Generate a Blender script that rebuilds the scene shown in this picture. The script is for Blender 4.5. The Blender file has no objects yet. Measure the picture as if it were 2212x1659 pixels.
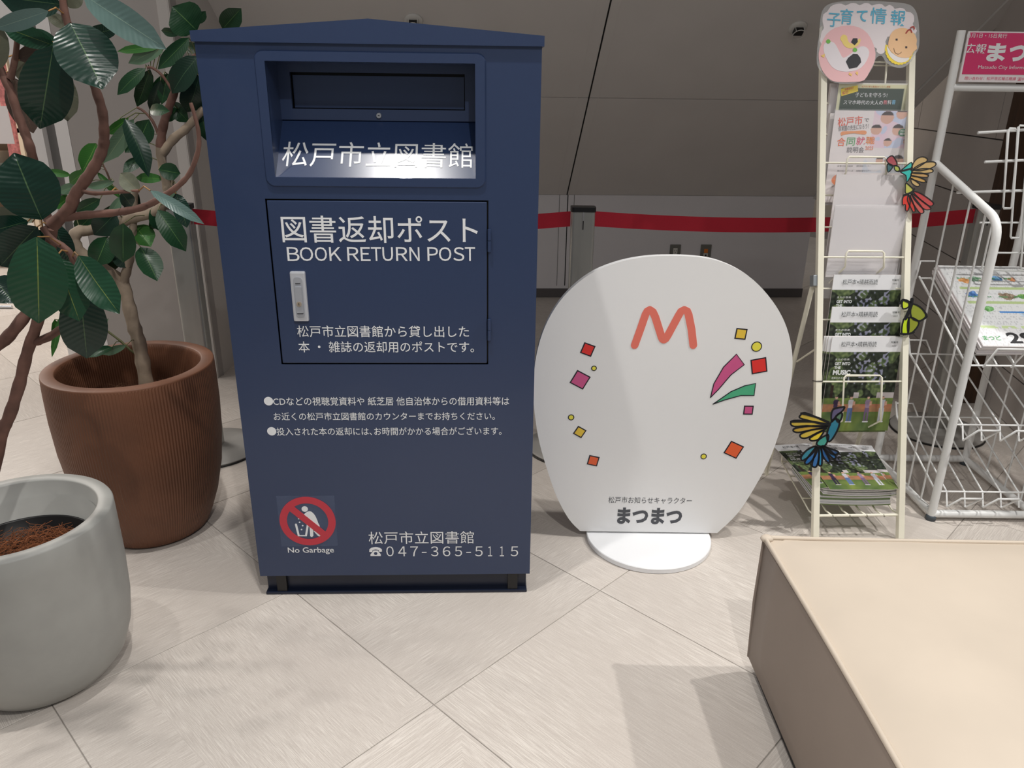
import bpy, bmesh, math, random
from mathutils import Vector, Matrix
from mathutils.noise import noise as pnoise
PI = math.pi
C = bpy.context.scene.collection
SC = bpy.context.scene
rnd = random.Random(7)

# ------------------------------------------------------------------ camera
CX, CY, F, H = 1106.0, 829.5, 1660.0, 1.285
_n = Vector((-55, 4381.5, 1660)).normalized()
_e1 = _n.cross(Vector((0, 0, 1))).normalized()
_e2 = (Vector((0, 0, 1)) - _n.z * _n).normalized()
R3 = Matrix((_e1, _e2, -_n))
CAMO = Vector((0, 0, H))
cd = bpy.data.cameras.new('camera'); cam = bpy.data.objects.new('camera', cd); C.objects.link(cam)
cd.sensor_fit = 'HORIZONTAL'; cd.sensor_width = 36.0; cd.lens = F / 2212 * 36.0
cd.clip_start = 0.05
m3 = Matrix((R3 @ Vector((1, 0, 0)), R3 @ Vector((0, -1, 0)), R3 @ Vector((0, 0, -1)))).transposed()
cam.matrix_world = Matrix.Translation(CAMO) @ m3.to_4x4()
SC.camera = cam
SC.view_settings.view_transform = 'Standard'
SC.view_settings.look = 'None'
SC.view_settings.gamma = 1.0
SC.view_settings.exposure = 0.0
SC.view_settings.use_curve_mapping = False
w = bpy.data.worlds.new('world'); SC.world = w; w.use_nodes = True
w.node_tree.nodes['Background'].inputs[0].default_value = (0.95, 0.97, 1.0, 1)
w.node_tree.nodes['Background'].inputs[1].default_value = 0.20

def spot(name, loc, tgt, power, ang=110, size=0.03, blend=0.5, col=(1, .97, .93)):
    l = bpy.data.lights.new(name, 'SPOT'); l.energy = power; l.spot_size = math.radians(ang)
    l.spot_blend = blend; l.shadow_soft_size = size; l.color = col
    o = bpy.data.objects.new(name, l); C.objects.link(o); o.location = loc
    o.rotation_euler = (Vector(tgt) - Vector(loc)).to_track_quat('-Z', 'Y').to_euler()
    return o
def area(name, loc, tgt, power, sx, sy, col=(1, 1, 1)):
    l = bpy.data.lights.new(name, 'AREA'); l.energy = power; l.shape = 'RECTANGLE'; l.size = sx; l.size_y = sy; l.color = col
    o = bpy.data.objects.new(name, l); C.objects.link(o); o.location = loc
    o.rotation_euler = (Vector(tgt) - Vector(loc)).to_track_quat('-Z', 'Y').to_euler()
    return o
spot('downlight', (-0.42, 1.34, 3.0), (-0.42, 1.0, 0), 96, 88, blend=.75)
spot('downlight', (-1.35, 1.15, 3.0), (-1.2, 0.95, 0), 38, 90, blend=.75)
spot('downlight', (1.48, 1.75, 3.0), (1.35, 1.25, 0), 112, 88, blend=.75)
spot('downlight', (2.75, 1.4, 3.0), (1.5, 0.9, 0), 190, 92, blend=.75)
spot('downlight', (0.35, -0.45, 3.0), (0.1, 0.5, 0), 98, 110, blend=.8)
area('front_fill', (0.3, -0.6, 3.0), (0.2, 1.0, 0), 9, 2.6, 1.2, (1, .98, .97))  # unseen fill light, added to brighten the fronts of things
area('shop_front_light', (-4.4, 2.2, 3.2), (-3.0, 3.6, .3), 30, 1.6, 1.6, (1, .92, .85))
area('shop_ceiling_light', (-5.2, 5.4, 3.2), (-4.6, 5.2, 0), 230, 3.0, 3.0, (1, .93, .86))

# ------------------------------------------------------------------ pixel -> place
def ray(x, y): return R3 @ Vector(((x - CX) / F, (y - CY) / F, 1.0))
def at_h(x, y, h=0.0):
    d = ray(x, y); return CAMO + d * ((h - H) / d.z)
def at_y(x, y, Y):
    d = ray(x, y); return CAMO + d * (Y / d.y)
def at_x(x, y, X):
    d = ray(x, y); return CAMO + d * (X / d.x)
def at_pl(x, y, p, n):
    d = ray(x, y); return CAMO + d * ((Vector(p) - CAMO).dot(n) / d.dot(n))

# ------------------------------------------------------------------ materials
def lin(c):
    def g(v):
        v /= 255.0
        return v / 12.92 if v <= .04045 else ((v + .055) / 1.055) ** 2.4
    return (g(c[0]), g(c[1]), g(c[2]), 1.0)
MATS = {}
def mat(name, rgb, rough=.5, metal=0.0, var=0.0, scale=20.0, bump=0.0, spec=.5, coat=0.0, trans=0.0, alpha=1.0, stretch=None, emis=0.0):
    if name in MATS: return MATS[name]
    m = bpy.data.materials.new(name); m.use_nodes = True; nt = m.node_tree; b = nt.nodes['Principled BSDF']
    b.inputs['Base Color'].default_value = lin(rgb); b.inputs['Roughness'].default_value = rough
    b.inputs['Metallic'].default_value = metal; b.inputs['Specular IOR Level'].default_value = spec
    b.inputs['Coat Weight'].default_value = coat; b.inputs['Transmission Weight'].default_value = trans
    b.inputs['Alpha'].default_value = alpha
    if emis:
        b.inputs['Emission Color'].default_value = lin(rgb); b.inputs['Emission Strength'].default_value = emis
    if var or bump:
        tc = nt.nodes.new('ShaderNodeTexCoord'); mp = nt.nodes.new('ShaderNodeMapping')
        if stretch: mp.inputs['Scale'].default_value = stretch
        nz = nt.nodes.new('ShaderNodeTexNoise'); nz.inputs['Scale'].default_value = scale; nz.inputs['Detail'].default_value = 6
        nt.links.new(tc.outputs['Object'], mp.inputs[0]); nt.links.new(mp.outputs[0], nz.inputs['Vector'])
        if var:
            r = nt.nodes.new('ShaderNodeMapRange'); r.inputs[1].default_value = .3; r.inputs[2].default_value = .7
            r.inputs[3].default_value = 1 - var; r.inputs[4].default_value = 1 + var
            mx = nt.nodes.new('ShaderNodeVectorMath'); mx.operation = 'SCALE'; mx.inputs[0].default_value = lin(rgb)[:3]
            nt.links.new(nz.outputs[0], r.inputs[0]); nt.links.new(r.outputs[0], mx.inputs['Scale'])
            nt.links.new(mx.outputs[0], b.inputs['Base Color'])
        if bump:
            bp = nt.nodes.new('ShaderNodeBump'); bp.inputs['Strength'].default_value = bump; bp.inputs['Distance'].default_value = .002
            nt.links.new(nz.outputs[0], bp.inputs['Height']); nt.links.new(bp.outputs[0], b.inputs['Normal'])
    MATS[name] = m; return m

def N(nt, t, **k):
    n = nt.nodes.new(t)
    for a, v in k.items(): setattr(n, a, v)
    return n

def mat_tile():
    m = bpy.data.materials.new('floor_tile_stone'); m.use_nodes = True; nt = m.node_tree; b = nt.nodes['Principled BSDF']; L = nt.links.new
    tc = N(nt, 'ShaderNodeTexCoord'); oi = N(nt, 'ShaderNodeObjectInfo')
    mul = N(nt, 'ShaderNodeMath', operation='MULTIPLY'); mul.inputs[1].default_value = 37.0; L(oi.outputs['Random'], mul.inputs[0])
    add = N(nt, 'ShaderNodeVectorMath', operation='ADD'); L(tc.outputs['Object'], add.inputs[0]); L(mul.outputs[0], add.inputs[1])
    # big woven patches inside a tile
    vor = N(nt, 'ShaderNodeTexNoise'); vor.inputs['Scale'].default_value = 1.4; vor.inputs['Detail'].default_value = 0; L(add.outputs[0], vor.inputs['Vector'])
    gt = N(nt, 'ShaderNodeMath', operation='GREATER_THAN'); gt.inputs[1].default_value = .60; L(vor.outputs[0], gt.inputs[0])
    def streak(sx, sy, sc):
        mp = N(nt, 'ShaderNodeMapping'); mp.inputs['Scale'].default_value = (sx, sy, 1); L(add.outputs[0], mp.inputs[0])
        z = N(nt, 'ShaderNodeTexNoise'); z.inputs['Scale'].default_value = sc; z.inputs['Detail'].default_value = 3; z.inputs['Roughness'].default_value = .6
        L(mp.outputs[0], z.inputs['Vector']); return z
    s1 = streak(7, 300, 2.6); s2 = streak(300, 7, 2.6)
    mix = N(nt, 'ShaderNodeMix', data_type='FLOAT'); L(gt.outputs[0], mix.inputs[0]); L(s1.outputs[0], mix.inputs[2]); L(s2.outputs[0], mix.inputs[3])
    cl = N(nt, 'ShaderNodeTexNoise'); cl.inputs['Scale'].default_value = 3.2; cl.inputs['Detail'].default_value = 3; L(add.outputs[0], cl.inputs['Vector'])
    fine = N(nt, 'ShaderNodeTexNoise'); fine.inputs['Scale'].default_value = 260; fine.inputs['Detail'].default_value = 2; L(tc.outputs['Object'], fine.inputs['Vector'])
    # streak strength varies over the tile
    a1 = N(nt, 'ShaderNodeMapRange'); a1.inputs[1].default_value = .42; a1.inputs[2].default_value = .7; L(mix.outputs[0], a1.inputs[0])
    st = N(nt, 'ShaderNodeMapRange'); st.inputs[1].default_value = .35; st.inputs[2].default_value = .65; st.inputs[3].default_value = .35; st.inputs[4].default_value = .95
    L(cl.outputs[0], st.inputs[0])
    mm = N(nt, 'ShaderNodeMath', operation='MULTIPLY'); L(a1.outputs[0], mm.inputs[0]); L(st.outputs[0], mm.inputs[1])
    ad = N(nt, 'ShaderNodeMath', operation='MULTIPLY_ADD'); ad.inputs[1].default_value = .35; L(fine.outputs[0], ad.inputs[0]); L(mm.outputs[0], ad.inputs[2])
    cr = N(nt, 'ShaderNodeValToRGB'); cr.color_ramp.elements[0].color = lin((188, 179, 171)); cr.color_ramp.elements[1].color = lin((222, 215, 207))
    cr.color_ramp.elements[0].position = .05; cr.color_ramp.elements[1].position = .85
    L(ad.outputs[0], cr.inputs[0])
    tint = N(nt, 'ShaderNodeMapRange'); tint.inputs[3].default_value = .93; tint.inputs[4].default_value = 1.05; L(oi.outputs['Random'], tint.inputs[0])
    sc = N(nt, 'ShaderNodeVectorMath', operation='SCALE'); L(cr.outputs[0], sc.inputs[0]); L(tint.outputs[0], sc.inputs['Scale'])
    L(sc.outputs[0], b.inputs['Base Color'])
    b.inputs['Roughness'].default_value = .42; b.inputs['Specular IOR Level'].default_value = .35
    bp = N(nt, 'ShaderNodeBump'); bp.inputs['Strength'].default_value = .12; bp.inputs['Distance'].default_value = .0012
    L(ad.outputs[0], bp.inputs['Height']); L(bp.outputs[0], b.inputs['Normal'])
    return m

def mat_leaf(name, dark, light, vein, rough=.3, rib=0.35):
    rib *= .22; vein = tuple(int(.55 * a + .45 * b) for a, b in zip(vein, light))
    if name in MATS: return MATS[name]
    m = bpy.data.materials.new(name); m.use_nodes = True; nt = m.node_tree; b = nt.nodes['Principled BSDF']; L = nt.links.new
    uv = N(nt, 'ShaderNodeUVMap'); sp = N(nt, 'ShaderNodeSeparateXYZ'); L(uv.outputs[0], sp.inputs[0])
    ab = N(nt, 'ShaderNodeMath', operation='ABSOLUTE'); L(sp.outputs[0], ab.inputs[0])
    # side veins slant outwards
    s = N(nt, 'ShaderNodeMath', operation='MULTIPLY_ADD'); s.inputs[1].default_value = -.12; L(ab.outputs[0], s.inputs[0]); L(sp.outputs[1], s.inputs[2])
    fr = N(nt, 'ShaderNodeMath', operation='MULTIPLY'); fr.inputs[1].default_value = 95.0; L(s.outputs[0], fr.inputs[0])
    sn = N(nt, 'ShaderNodeMath', operation='SINE'); L(fr.outputs[0], sn.inputs[0])
    tc = N(nt, 'ShaderNodeTexCoord'); nz = N(nt, 'ShaderNodeTexNoise'); nz.inputs['Scale'].default_value = 14; L(tc.outputs['Object'], nz.inputs['Vector'])
    mx = N(nt, 'ShaderNodeMix', data_type='RGBA'); mx.inputs[6].default_value = lin(dark); mx.inputs[7].default_value = lin(light); L(nz.outputs[0], mx.inputs[0])
    lt = N(nt, 'ShaderNodeMapRange'); lt.inputs[1].default_value = .03; lt.inputs[2].default_value = .012; L(ab.outputs[0], lt.inputs[0])
    m2 = N(nt, 'ShaderNodeMix', data_type='RGBA'); L(lt.outputs[0], m2.inputs[0]); L(mx.outputs[2], m2.inputs[6]); m2.inputs[7].default_value = lin(vein)
    L(m2.outputs[2], b.inputs['Base Color'])
    b.inputs['Roughness'].default_value = rough; b.inputs['Specular IOR Level'].default_value = .38
    bp = N(nt, 'ShaderNodeBump'); bp.inputs['Strength'].default_value = rib; bp.inputs['Distance'].default_value = .0015
    L(sn.outputs[0], bp.inputs['Height']); L(bp.outputs[0], b.inputs['Normal'])
    MATS[name] = m; return m

def mat_paint():
    """printed paper: colour comes from the mesh's print attribute"""
    if 'printed_paper' in MATS: return MATS['printed_paper']
    m = bpy.data.materials.new('printed_paper'); m.use_nodes = True; nt = m.node_tree; b = nt.nodes['Principled BSDF']
    a = N(nt, 'ShaderNodeVertexColor'); a.layer_name = 'print'; nt.links.new(a.outputs[0], b.inputs['Base Color'])
    b.inputs['Roughness'].default_value = .35
    MATS['printed_paper'] = m; return m

def mat_rib(name, rgb, nrib=170):
    m = bpy.data.materials.new(name); m.use_nodes = True; nt = m.node_tree; b = nt.nodes['Principled BSDF']; L = nt.links.new
    tc = N(nt, 'ShaderNodeTexCoord'); sp = N(nt, 'ShaderNodeSeparateXYZ'); L(tc.outputs['Object'], sp.inputs[0])
    at = N(nt, 'ShaderNodeMath', operation='ARCTAN2'); L(sp.outputs[1], at.inputs[0]); L(sp.outputs[0], at.inputs[1])
    mu = N(nt, 'ShaderNodeMath', operation='MULTIPLY'); mu.inputs[1].default_value = nrib; L(at.outputs[0], mu.inputs[0])
    sn = N(nt, 'ShaderNodeMath', operation='SINE'); L(mu.outputs[0], sn.inputs[0])
    lim = N(nt, 'ShaderNodeMapRange'); lim.inputs[1].default_value = .530; lim.inputs[2].default_value = .526; L(sp.outputs[2], lim.inputs[0])
    hh = N(nt, 'ShaderNodeMath', operation='MULTIPLY'); L(sn.outputs[0], hh.inputs[0]); L(lim.outputs[0], hh.inputs[1])
    nz = N(nt, 'ShaderNodeTexNoise'); nz.inputs['Scale'].default_value = 6; nz.inputs['Detail'].default_value = 5; L(tc.outputs['Object'], nz.inputs['Vector'])
    r = N(nt, 'ShaderNodeMapRange'); r.inputs[1].default_value = .3; r.inputs[2].default_value = .7; r.inputs[3].default_value = .82; r.inputs[4].default_value = 1.18; L(nz.outputs[0], r.inputs[0])
    # pale mineral drips: thin vertical lines
    mp = N(nt, 'ShaderNodeCombineXYZ'); m5 = N(nt, 'ShaderNodeMath', operation='MULTIPLY'); m5.inputs[1].default_value = 40; L(at.outputs[0], m5.inputs[0]); L(m5.outputs[0], mp.inputs[0]); L(sp.outputs[2], mp.inputs[1])
    dn = N(nt, 'ShaderNodeTexNoise'); dn.inputs['Scale'].default_value = 2.6; dn.inputs['Detail'].default_value = 2; L(mp.outputs[0], dn.inputs['Vector'])
    dr = N(nt, 'ShaderNodeMapRange'); dr.inputs[1].default_value = .74; dr.inputs[2].default_value = .78; L(dn.outputs[0], dr.inputs[0])
    sc = N(nt, 'ShaderNodeVectorMath', operation='SCALE'); sc.inputs[0].default_value = lin(rgb)[:3]; L(r.outputs[0], sc.inputs['Scale'])
    mx = N(nt, 'ShaderNodeMix', data_type='RGBA'); L(dr.outputs[0], mx.inputs[0]); L(sc.outputs[0], mx.inputs[6]); mx.inputs[7].default_value = lin((176, 150, 120))
    L(mx.outputs[2], b.inputs['Base Color']); b.inputs['Roughness'].default_value = .55
    bp = N(nt, 'ShaderNodeBump'); bp.inputs['Strength'].default_value = .6; bp.inputs['Distance'].default_value = .0015
    L(hh.outputs[0], bp.inputs['Height']); L(bp.outputs[0], b.inputs['Normal'])
    return m

# ------------------------------------------------------------------ object helpers
def tag(o, label=None, cat=None, group=None, kind=None):
    if label: o['label'] = label
    if cat: o['category'] = cat
    if group: o['group'] = group
    if kind: o['kind'] = kind
    return o
def frame(loc=(0, 0, 0), rz=0.0, lean=0.0):
    return Matrix.Translation(Vector(loc)) @ Matrix.Rotation(rz, 4, 'Z') @ Matrix.Rotation(lean, 4, 'X')
WM = {}
def thing(name, mw, label=None, cat=None, group=None, kind=None):
    o = bpy.data.objects.new(name, None); C.objects.link(o); o.empty_display_size = .05
    o.matrix_world = mw; WM[o.name] = mw.copy()
    return tag(o, label, cat, group, kind)

class MB:
    def __init__(s): s.v = []; s.f = []; s.uv = {}; s.sm = set()
    def add(s, vs, fs, smooth=False):
        k = len(s.v); s.v += [Vector(p) for p in vs]
        for q in fs:
            if smooth: s.sm.add(len(s.f))
            s.f.append(tuple(i + k for i in q))
        return s
    def box(s, x0, x1, y0, y1, z0, z1, bev=0.0):
        if bev:
            bm = bmesh.new(); bmesh.ops.create_cube(bm, size=1)
            for v in bm.verts: v.co = Vector(((x0 + x1) / 2 + v.co.x * (x1 - x0), (y0 + y1) / 2 + v.co.y * (y1 - y0), (z0 + z1) / 2 + v.co.z * (z1 - z0)))
            bmesh.ops.bevel(bm, geom=bm.edges[:], offset=bev, segments=2, affect='EDGES', profile=.6)
            return s.bm(bm)
        P = [(x, y, z) for x in (x0, x1) for y in (y0, y1) for z in (z0, z1)]
        return s.add(P, [(0, 1, 3, 2), (4, 6, 7, 5), (0, 4, 5, 1), (2, 3, 7, 6), (0, 2, 6, 4), (1, 5, 7, 3)])
    def bm(s, bm, smooth=False):
        bm.verts.index_update()
        s.add([v.co.copy() for v in bm.verts], [[v.index for v in f.verts] for f in bm.faces], smooth); bm.free(); return s
    def tube(s, pts, r, n=10, caps=True, radii=None):
        pts = [Vector(p) for p in pts]; rings = []; up = None
        for i, p in enumerate(pts):
            d = (pts[min(i + 1, len(pts) - 1)] - pts[max(i - 1, 0)]).normalized()
            if up is None:
                up = Vector((0, 0, 1)) if abs(d.z) < .9 else Vector((1, 0, 0))
            up = (up - up.dot(d) * d).normalized(); sd = d.cross(up)
            rr = radii[i] if radii else r
            if 0 < i < len(pts) - 1 and not radii:   # keep width through a bend
                a = (pts[i] - pts[i - 1]).normalized(); c = max(.75, math.cos(a.angle(d))); rr = rr / c if c < .99 else rr
            rings.append([p + (up * math.cos(2 * PI * k / n) + sd * math.sin(2 * PI * k / n)) * rr for k in range(n)])
        vs = [q for rg in rings for q in rg]; fs = []
        for i in range(len(rings) - 1):
            for k in range(n):
                fs.append((i * n + k, i * n + (k + 1) % n, (i + 1) * n + (k + 1) % n, (i + 1) * n + k))
        s.add(vs, fs, True)
        if caps:
            s.add(rings[0], [tuple(range(n))[::-1]]); s.add(rings[-1], [tuple(range(n))])
        return s
    def lathe(s, prof, c=(0, 0, 0), n=64, smooth=True):
        vs = []; fs = []
        for r, z in prof:
            vs += [(c[0] + r * math.cos(2 * PI * k / n), c[1] + r * math.sin(2 * PI * k / n), c[2] + z) for k in range(n)]
        for i in range(len(prof) - 1):
            for k in range(n): fs.append((i * n + k, i * n + (k + 1) % n, (i + 1) * n + (k + 1) % n, (i + 1) * n + k))
        if prof[0][0] > 1e-6: fs.append(tuple(range(n))[::-1])
        if prof[-1][0] > 1e-6: fs.append(tuple((len(prof) - 1) * n + k for k in range(n)))
        s.add(vs, fs[:(len(prof) - 1) * n], smooth); base = len(s.v) - len(vs)
        for q in fs[(len(prof) - 1) * n:]: s.f.append(tuple(i + base for i in q))
        return s
    def prism(s, uv, y0, y1):
        """outline in local x,z ; from y0 (front) to y1"""
        a = sum(uv[i][0] * uv[(i + 1) % len(uv)][1] - uv[(i + 1) % len(uv)][0] * uv[i][1] for i in range(len(uv)))
        if a < 0: uv = uv[::-1]
        n = len(uv)
        vs = [(u, y0, v) for u, v in uv] + [(u, y1, v) for u, v in uv]
        fs = [tuple(range(n)), tuple(range(2 * n - 1, n - 1, -1))] + [(i, i + n, (i + 1) % n + n, (i + 1) % n) for i in range(n)]
        return s.add(vs, fs)
    def ringprism(s, out, inn, y0, y1):
        n = len(out)
        vs = [(u, y0, v) for u, v in out] + [(u, y0, v) for u, v in inn] + [(u, y1, v) for u, v in out] + [(u, y1, v) for u, v in inn]
        fs = []
        for i in range(n):
            j = (i + 1) % n
            fs += [(i, j, j + n, i + n), (i + 2 * n, i + 3 * n, j + 3 * n, j + 2 * n), (i, i + 2 * n, j + 2 * n, j), (i + n, j + n, j + 3 * n, i + 3 * n)]
        return s.add(vs, fs)
    def build(s, name, m, parent=None, local=True, smooth_angle=None):
        me = bpy.data.meshes.new(name)
        vs = s.v
        if parent is not None and not local:
            inv = WM[parent.name].inverted(); vs = [inv @ p for p in vs]
        me.from_pydata([tuple(p) for p in vs], [], s.f); me.update()
        if s.sm and len(s.sm) < len(s.f) or s.sm:
            me.polygons.foreach_set('use_smooth', [i in s.sm for i in range(len(s.f))])
        me.materials.append(m)
        o = bpy.data.objects.new(name, me); C.objects.link(o)
        if parent is not None:
            o.parent = parent; WM[o.name] = WM[parent.name]
        else: WM[o.name] = Matrix.Identity(4)
        return o

def copy_tree(o, parent=None, skip=()):
    c = o.copy(); C.objects.link(c)
    if parent is not None: c.parent = parent
    for ch in [x for x in bpy.data.objects if x.parent == o]: copy_tree(ch, c)
    return c

class Plane:
    """a plane of a thing: local x right, local z up, y=d; converts a picture pixel to local (x,z)"""
    def __init__(s, mw, d=0.0, tilt=None):
        s.mw = mw; s.inv = mw.inverted(); s.d = d
        s.n = (mw.to_3x3() @ Vector((0, 1, 0))).normalized(); s.p = mw @ Vector((0, d, 0))
    def uv(s, x, y):
        q = s.inv @ at_pl(x, y, s.p, s.n); return (q.x, q.z)
    def poly(s, pts): return [s.uv(*p) for p in pts]

def smooth_closed(P, k=4):
    out = []; n = len(P)
    for i in range(n):
        p0, p1, p2, p3 = P[i - 1], P[i], P[(i + 1) % n], P[(i + 2) % n]
        for j in range(k):
            t = j / k
            out.append(tuple(.5 * ((2 * p1[a]) + (-p0[a] + p2[a]) * t + (2 * p0[a] - 5 * p1[a] + 4 * p2[a] - p3[a]) * t * t + (-p0[a] + 3 * p1[a] - 3 * p2[a] + p3[a]) * t ** 3) for a in range(len(p1))))
    return out
def smooth_open(P, k=4):
    out = []; n = len(P)
    for i in range(n - 1):
        p0, p1, p2, p3 = P[max(i - 1, 0)], P[i], P[i + 1], P[min(i + 2, n - 1)]
        for j in range(k):
            t = j / k
            out.append(tuple(.5 * ((2 * p1[a]) + (-p0[a] + p2[a]) * t + (2 * p0[a] - 5 * p1[a] + 4 * p2[a] - p3[a]) * t * t + (-p0[a] + 3 * p1[a] - 3 * p2[a] + p3[a]) * t ** 3) for a in range(len(p1))))
    out.append(tuple(P[-1])); return out
def circ(cx, cz, r, n=32, rx=None): return [(cx + (rx or r) * math.cos(2 * PI * k / n), cz + r * math.sin(2 * PI * k / n)) for k in range(n)]
def rrect(x0, x1, z0, z1, r, n=6):
    out = []
    for (cx, cz, a) in ((x1 - r, z1 - r, 0), (x0 + r, z1 - r, 90), (x0 + r, z0 + r, 180), (x1 - r, z0 + r, 270)):
        for k in range(n + 1):
            t = math.radians(a + 90 * k / n); out.append((cx + r * math.cos(t), cz + r * math.sin(t)))
    return out
def stroke(mb, pts, wd, y0, y1):
    """flat line of width wd through local (x,z) points with round joints"""
    pts = [Vector((p[0], p[1])) for p in pts]
    L = []; Rr = []
    for i, p in enumerate(pts):
        d = (pts[min(i + 1, len(pts) - 1)] - pts[max(i - 1, 0)])
        if d.length < 1e-9: d = Vector((1, 0))
        d.normalize(); nn = Vector((-d.y, d.x)) * wd / 2
        L.append(p + nn); Rr.append(p - nn)
    n = len(pts); vs = []; fs = []
    for y in (y0, y1):
        vs += [(q.x, y, q.y) for q in L] + [(q.x, y, q.y) for q in Rr]
    for i in range(n - 1):
        fs += [(i, i + 1, i + 1 + n, i + n), (2 * n + i, 3 * n + i, 3 * n + i + 1, 2 * n + i + 1),
               (i, 2 * n + i, 2 * n + i + 1, i + 1), (n + i, n + i + 1, 3 * n + i + 1, 3 * n + i)]
    mb.add(vs, fs)
    for p in (pts[0], pts[-1]): mb.prism(circ(p.x, p.y, wd / 2, 14), y0 + .00004, y1)

# text as mesh fitted into a box of local coordinates
_tc = {}
def text_mesh(body, bold):
    if any('一' <= c_ <= '鿿' for c_ in body): bold = min(bold, .007)
    key = (body, bold)
    if key in _tc: return _tc[key]
    cu = bpy.data.curves.new('lettering', 'FONT'); cu.body = body; cu.size = 1.0; cu.offset = bold; cu.resolution_u = 3
    o = bpy.data.objects.new('lettering', cu); C.objects.link(o)
    dg = bpy.context.evaluated_depsgraph_get(); dg.update()
    me = bpy.data.meshes.new_from_object(o.evaluated_get(dg), preserve_all_data_layers=False, depsgraph=dg)
    vs = [(v.co.x, v.co.y) for v in me.vertices]; fs = [tuple(p.vertices) for p in me.polygons]
    bpy.data.objects.remove(o); bpy.data.curves.remove(cu); bpy.data.meshes.remove(me)
    _tc[key] = (vs, fs); return vs, fs
def text(body, box, m, parent, d=-.0006, bold=0.0, mp=None, rot=0.0, name='lettering', shear=0.0):
    """box = (x0,z0,x1,z1) local; or mp maps (s,t) in 0..1 to local point"""
    vs, fs = text_mesh(body, bold)
    if not vs: return None
    x0 = min(v[0] for v in vs); x1 = max(v[0] for v in vs); z0 = min(v[1] for v in vs); z1 = max(v[1] for v in vs)
    out = []
    for x, z in vs:
        s = (x - x0) / max(x1 - x0, 1e-6); t = (z - z0) / max(z1 - z0, 1e-6)
        if mp: out.append(mp(s, t))
        else:
            X = box[0] + s * (box[2] - box[0]); Z = box[1] + t * (box[3] - box[1])
            if rot:
                cx, cz = (box[0] + box[2]) / 2, (box[1] + box[3]) / 2; c, sn = math.cos(rot), math.sin(rot)
                X, Z = cx + (X - cx) * c - (Z - cz) * sn, cz + (X - cx) * sn + (Z - cz) * c
            out.append((X, d, Z))
    mb = MB(); mb.add(out, fs); return mb.build(name, m, parent)
def ptext(pl, body, px, m, parent, d=-.0006, bold=0.0, **k):
    x0, y0, x1, y1 = px
    a = pl.uv(x0, (y0 + y1) / 2); b = pl.uv(x1, (y0 + y1) / 2); t = pl.uv((x0 + x1) / 2, y0); u = pl.uv((x0 + x1) / 2, y1)
    return text(body, (a[0], u[1], b[0], t[1]), m, parent, d + pl.d, bold, **k)

def printed(name, x0, x1, z0, z1, fn, nx, nz, parent, d=0.0, back=None, bow=0.0):
    """thin sheet whose printed picture is fn(s,t) -> rgb 0..255"""
    me = bpy.data.meshes.new(name); vs = []; fs = []
    for j in range(nz + 1):
        for i in range(nx + 1):
            s, t = i / nx, j / nz
            vs.append((x0 + s * (x1 - x0), d - bow * math.sin(PI * s) , z0 + t * (z1 - z0)))
    for j in range(nz):
        for i in range(nx):
            a = j * (nx + 1) + i; fs.append((a, a + 1, a + nx + 2, a + nx + 1))
    me.from_pydata(vs, [], fs); me.update()
    ca = me.color_attributes.new('print', 'FLOAT_COLOR', 'POINT')
    for j in range(nz + 1):
        for i in range(nx + 1):
            ca.data[j * (nx + 1) + i].color = lin([max(0, min(255, q)) for q in fn(i / nx, j / nz)])
    me.materials.append(mat_paint())
    o = bpy.data.objects.new(name, me); C.objects.link(o)
    if parent is not None: o.parent = parent; WM[o.name] = WM[parent.name]
    return o

# common materials
M_wall = mat('soffit_panel', (226, 222, 218), .45, var=.03, scale=3)
M_wallw = mat('low_wall_paint', (236, 233, 235), .5, var=.02, scale=4)
M_shaded = mat('shaded_wall_panel', (156, 151, 148), .5, var=.03, scale=3)  # wall's shade put into the base colour, darker than the column
M_white = mat('white_panel', (235, 232, 230), .4, var=.02, scale=4)
M_line = mat('joint_line', (20, 20, 20), .8)
M_blue = mat('blue_paint', (45, 60, 92), .33, var=.02, scale=90, bump=.02, coat=.15)
M_blued = mat('dark_blue_paint', (22, 30, 50), .35)
M_black = mat('black_plastic', (16, 16, 18), .4)
M_letter = mat('white_vinyl', (236, 238, 240), .4)
M_chrome = mat('satin_metal', (205, 207, 210), .28, metal=.9)
M_cream = mat('cream_enamel', (238, 234, 216), .38, var=.03, scale=12)
M_wire = mat('white_enamel', (232, 233, 232), .35)
M_red = mat('red_webbing', (168, 10, 38), .7, var=.05, scale=200)
M_dark = mat('dark_outline', (28, 26, 40), .5)

# ================================================================== SETTING
floor_mb = MB(); floor_mb.box(-7.5, 5.0, -1.5, 9.0, -.06, -.0018)
floor = floor_mb.build('floor', mat('tile_grout', (150, 144, 138), .8, var=.05)); tag(floor, kind='structure')
WM[floor.name] = Matrix.Identity(4)
M_tile = mat_tile()
corner = at_h(937, 1522); ang = math.radians(46.0); TS = .600
tmb = MB(); g = TS / 2 - .0011; e = .0008
tmb.add([(-g, -g, -.012), (g, -g, -.012), (g, g, -.012), (-g, g, -.012), (-g, -g, -e), (g, -g, -e), (g, g, -e), (-g, g, -e),
         (-g + e, -g + e, 0), (g - e, -g + e, 0), (g - e, g - e, 0), (-g + e, g - e, 0)],
        [(0, 1, 5, 4), (1, 2, 6, 5), (2, 3, 7, 6), (3, 0, 4, 7), (4, 5, 9, 8), (5, 6, 10, 9), (6, 7, 11, 10), (7, 4, 8, 11), (8, 9, 10, 11)])
tile0 = None
ux = Vector((math.cos(ang), math.sin(ang), 0)); uy = Vector((-math.sin(ang), math.cos(ang), 0))
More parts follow.
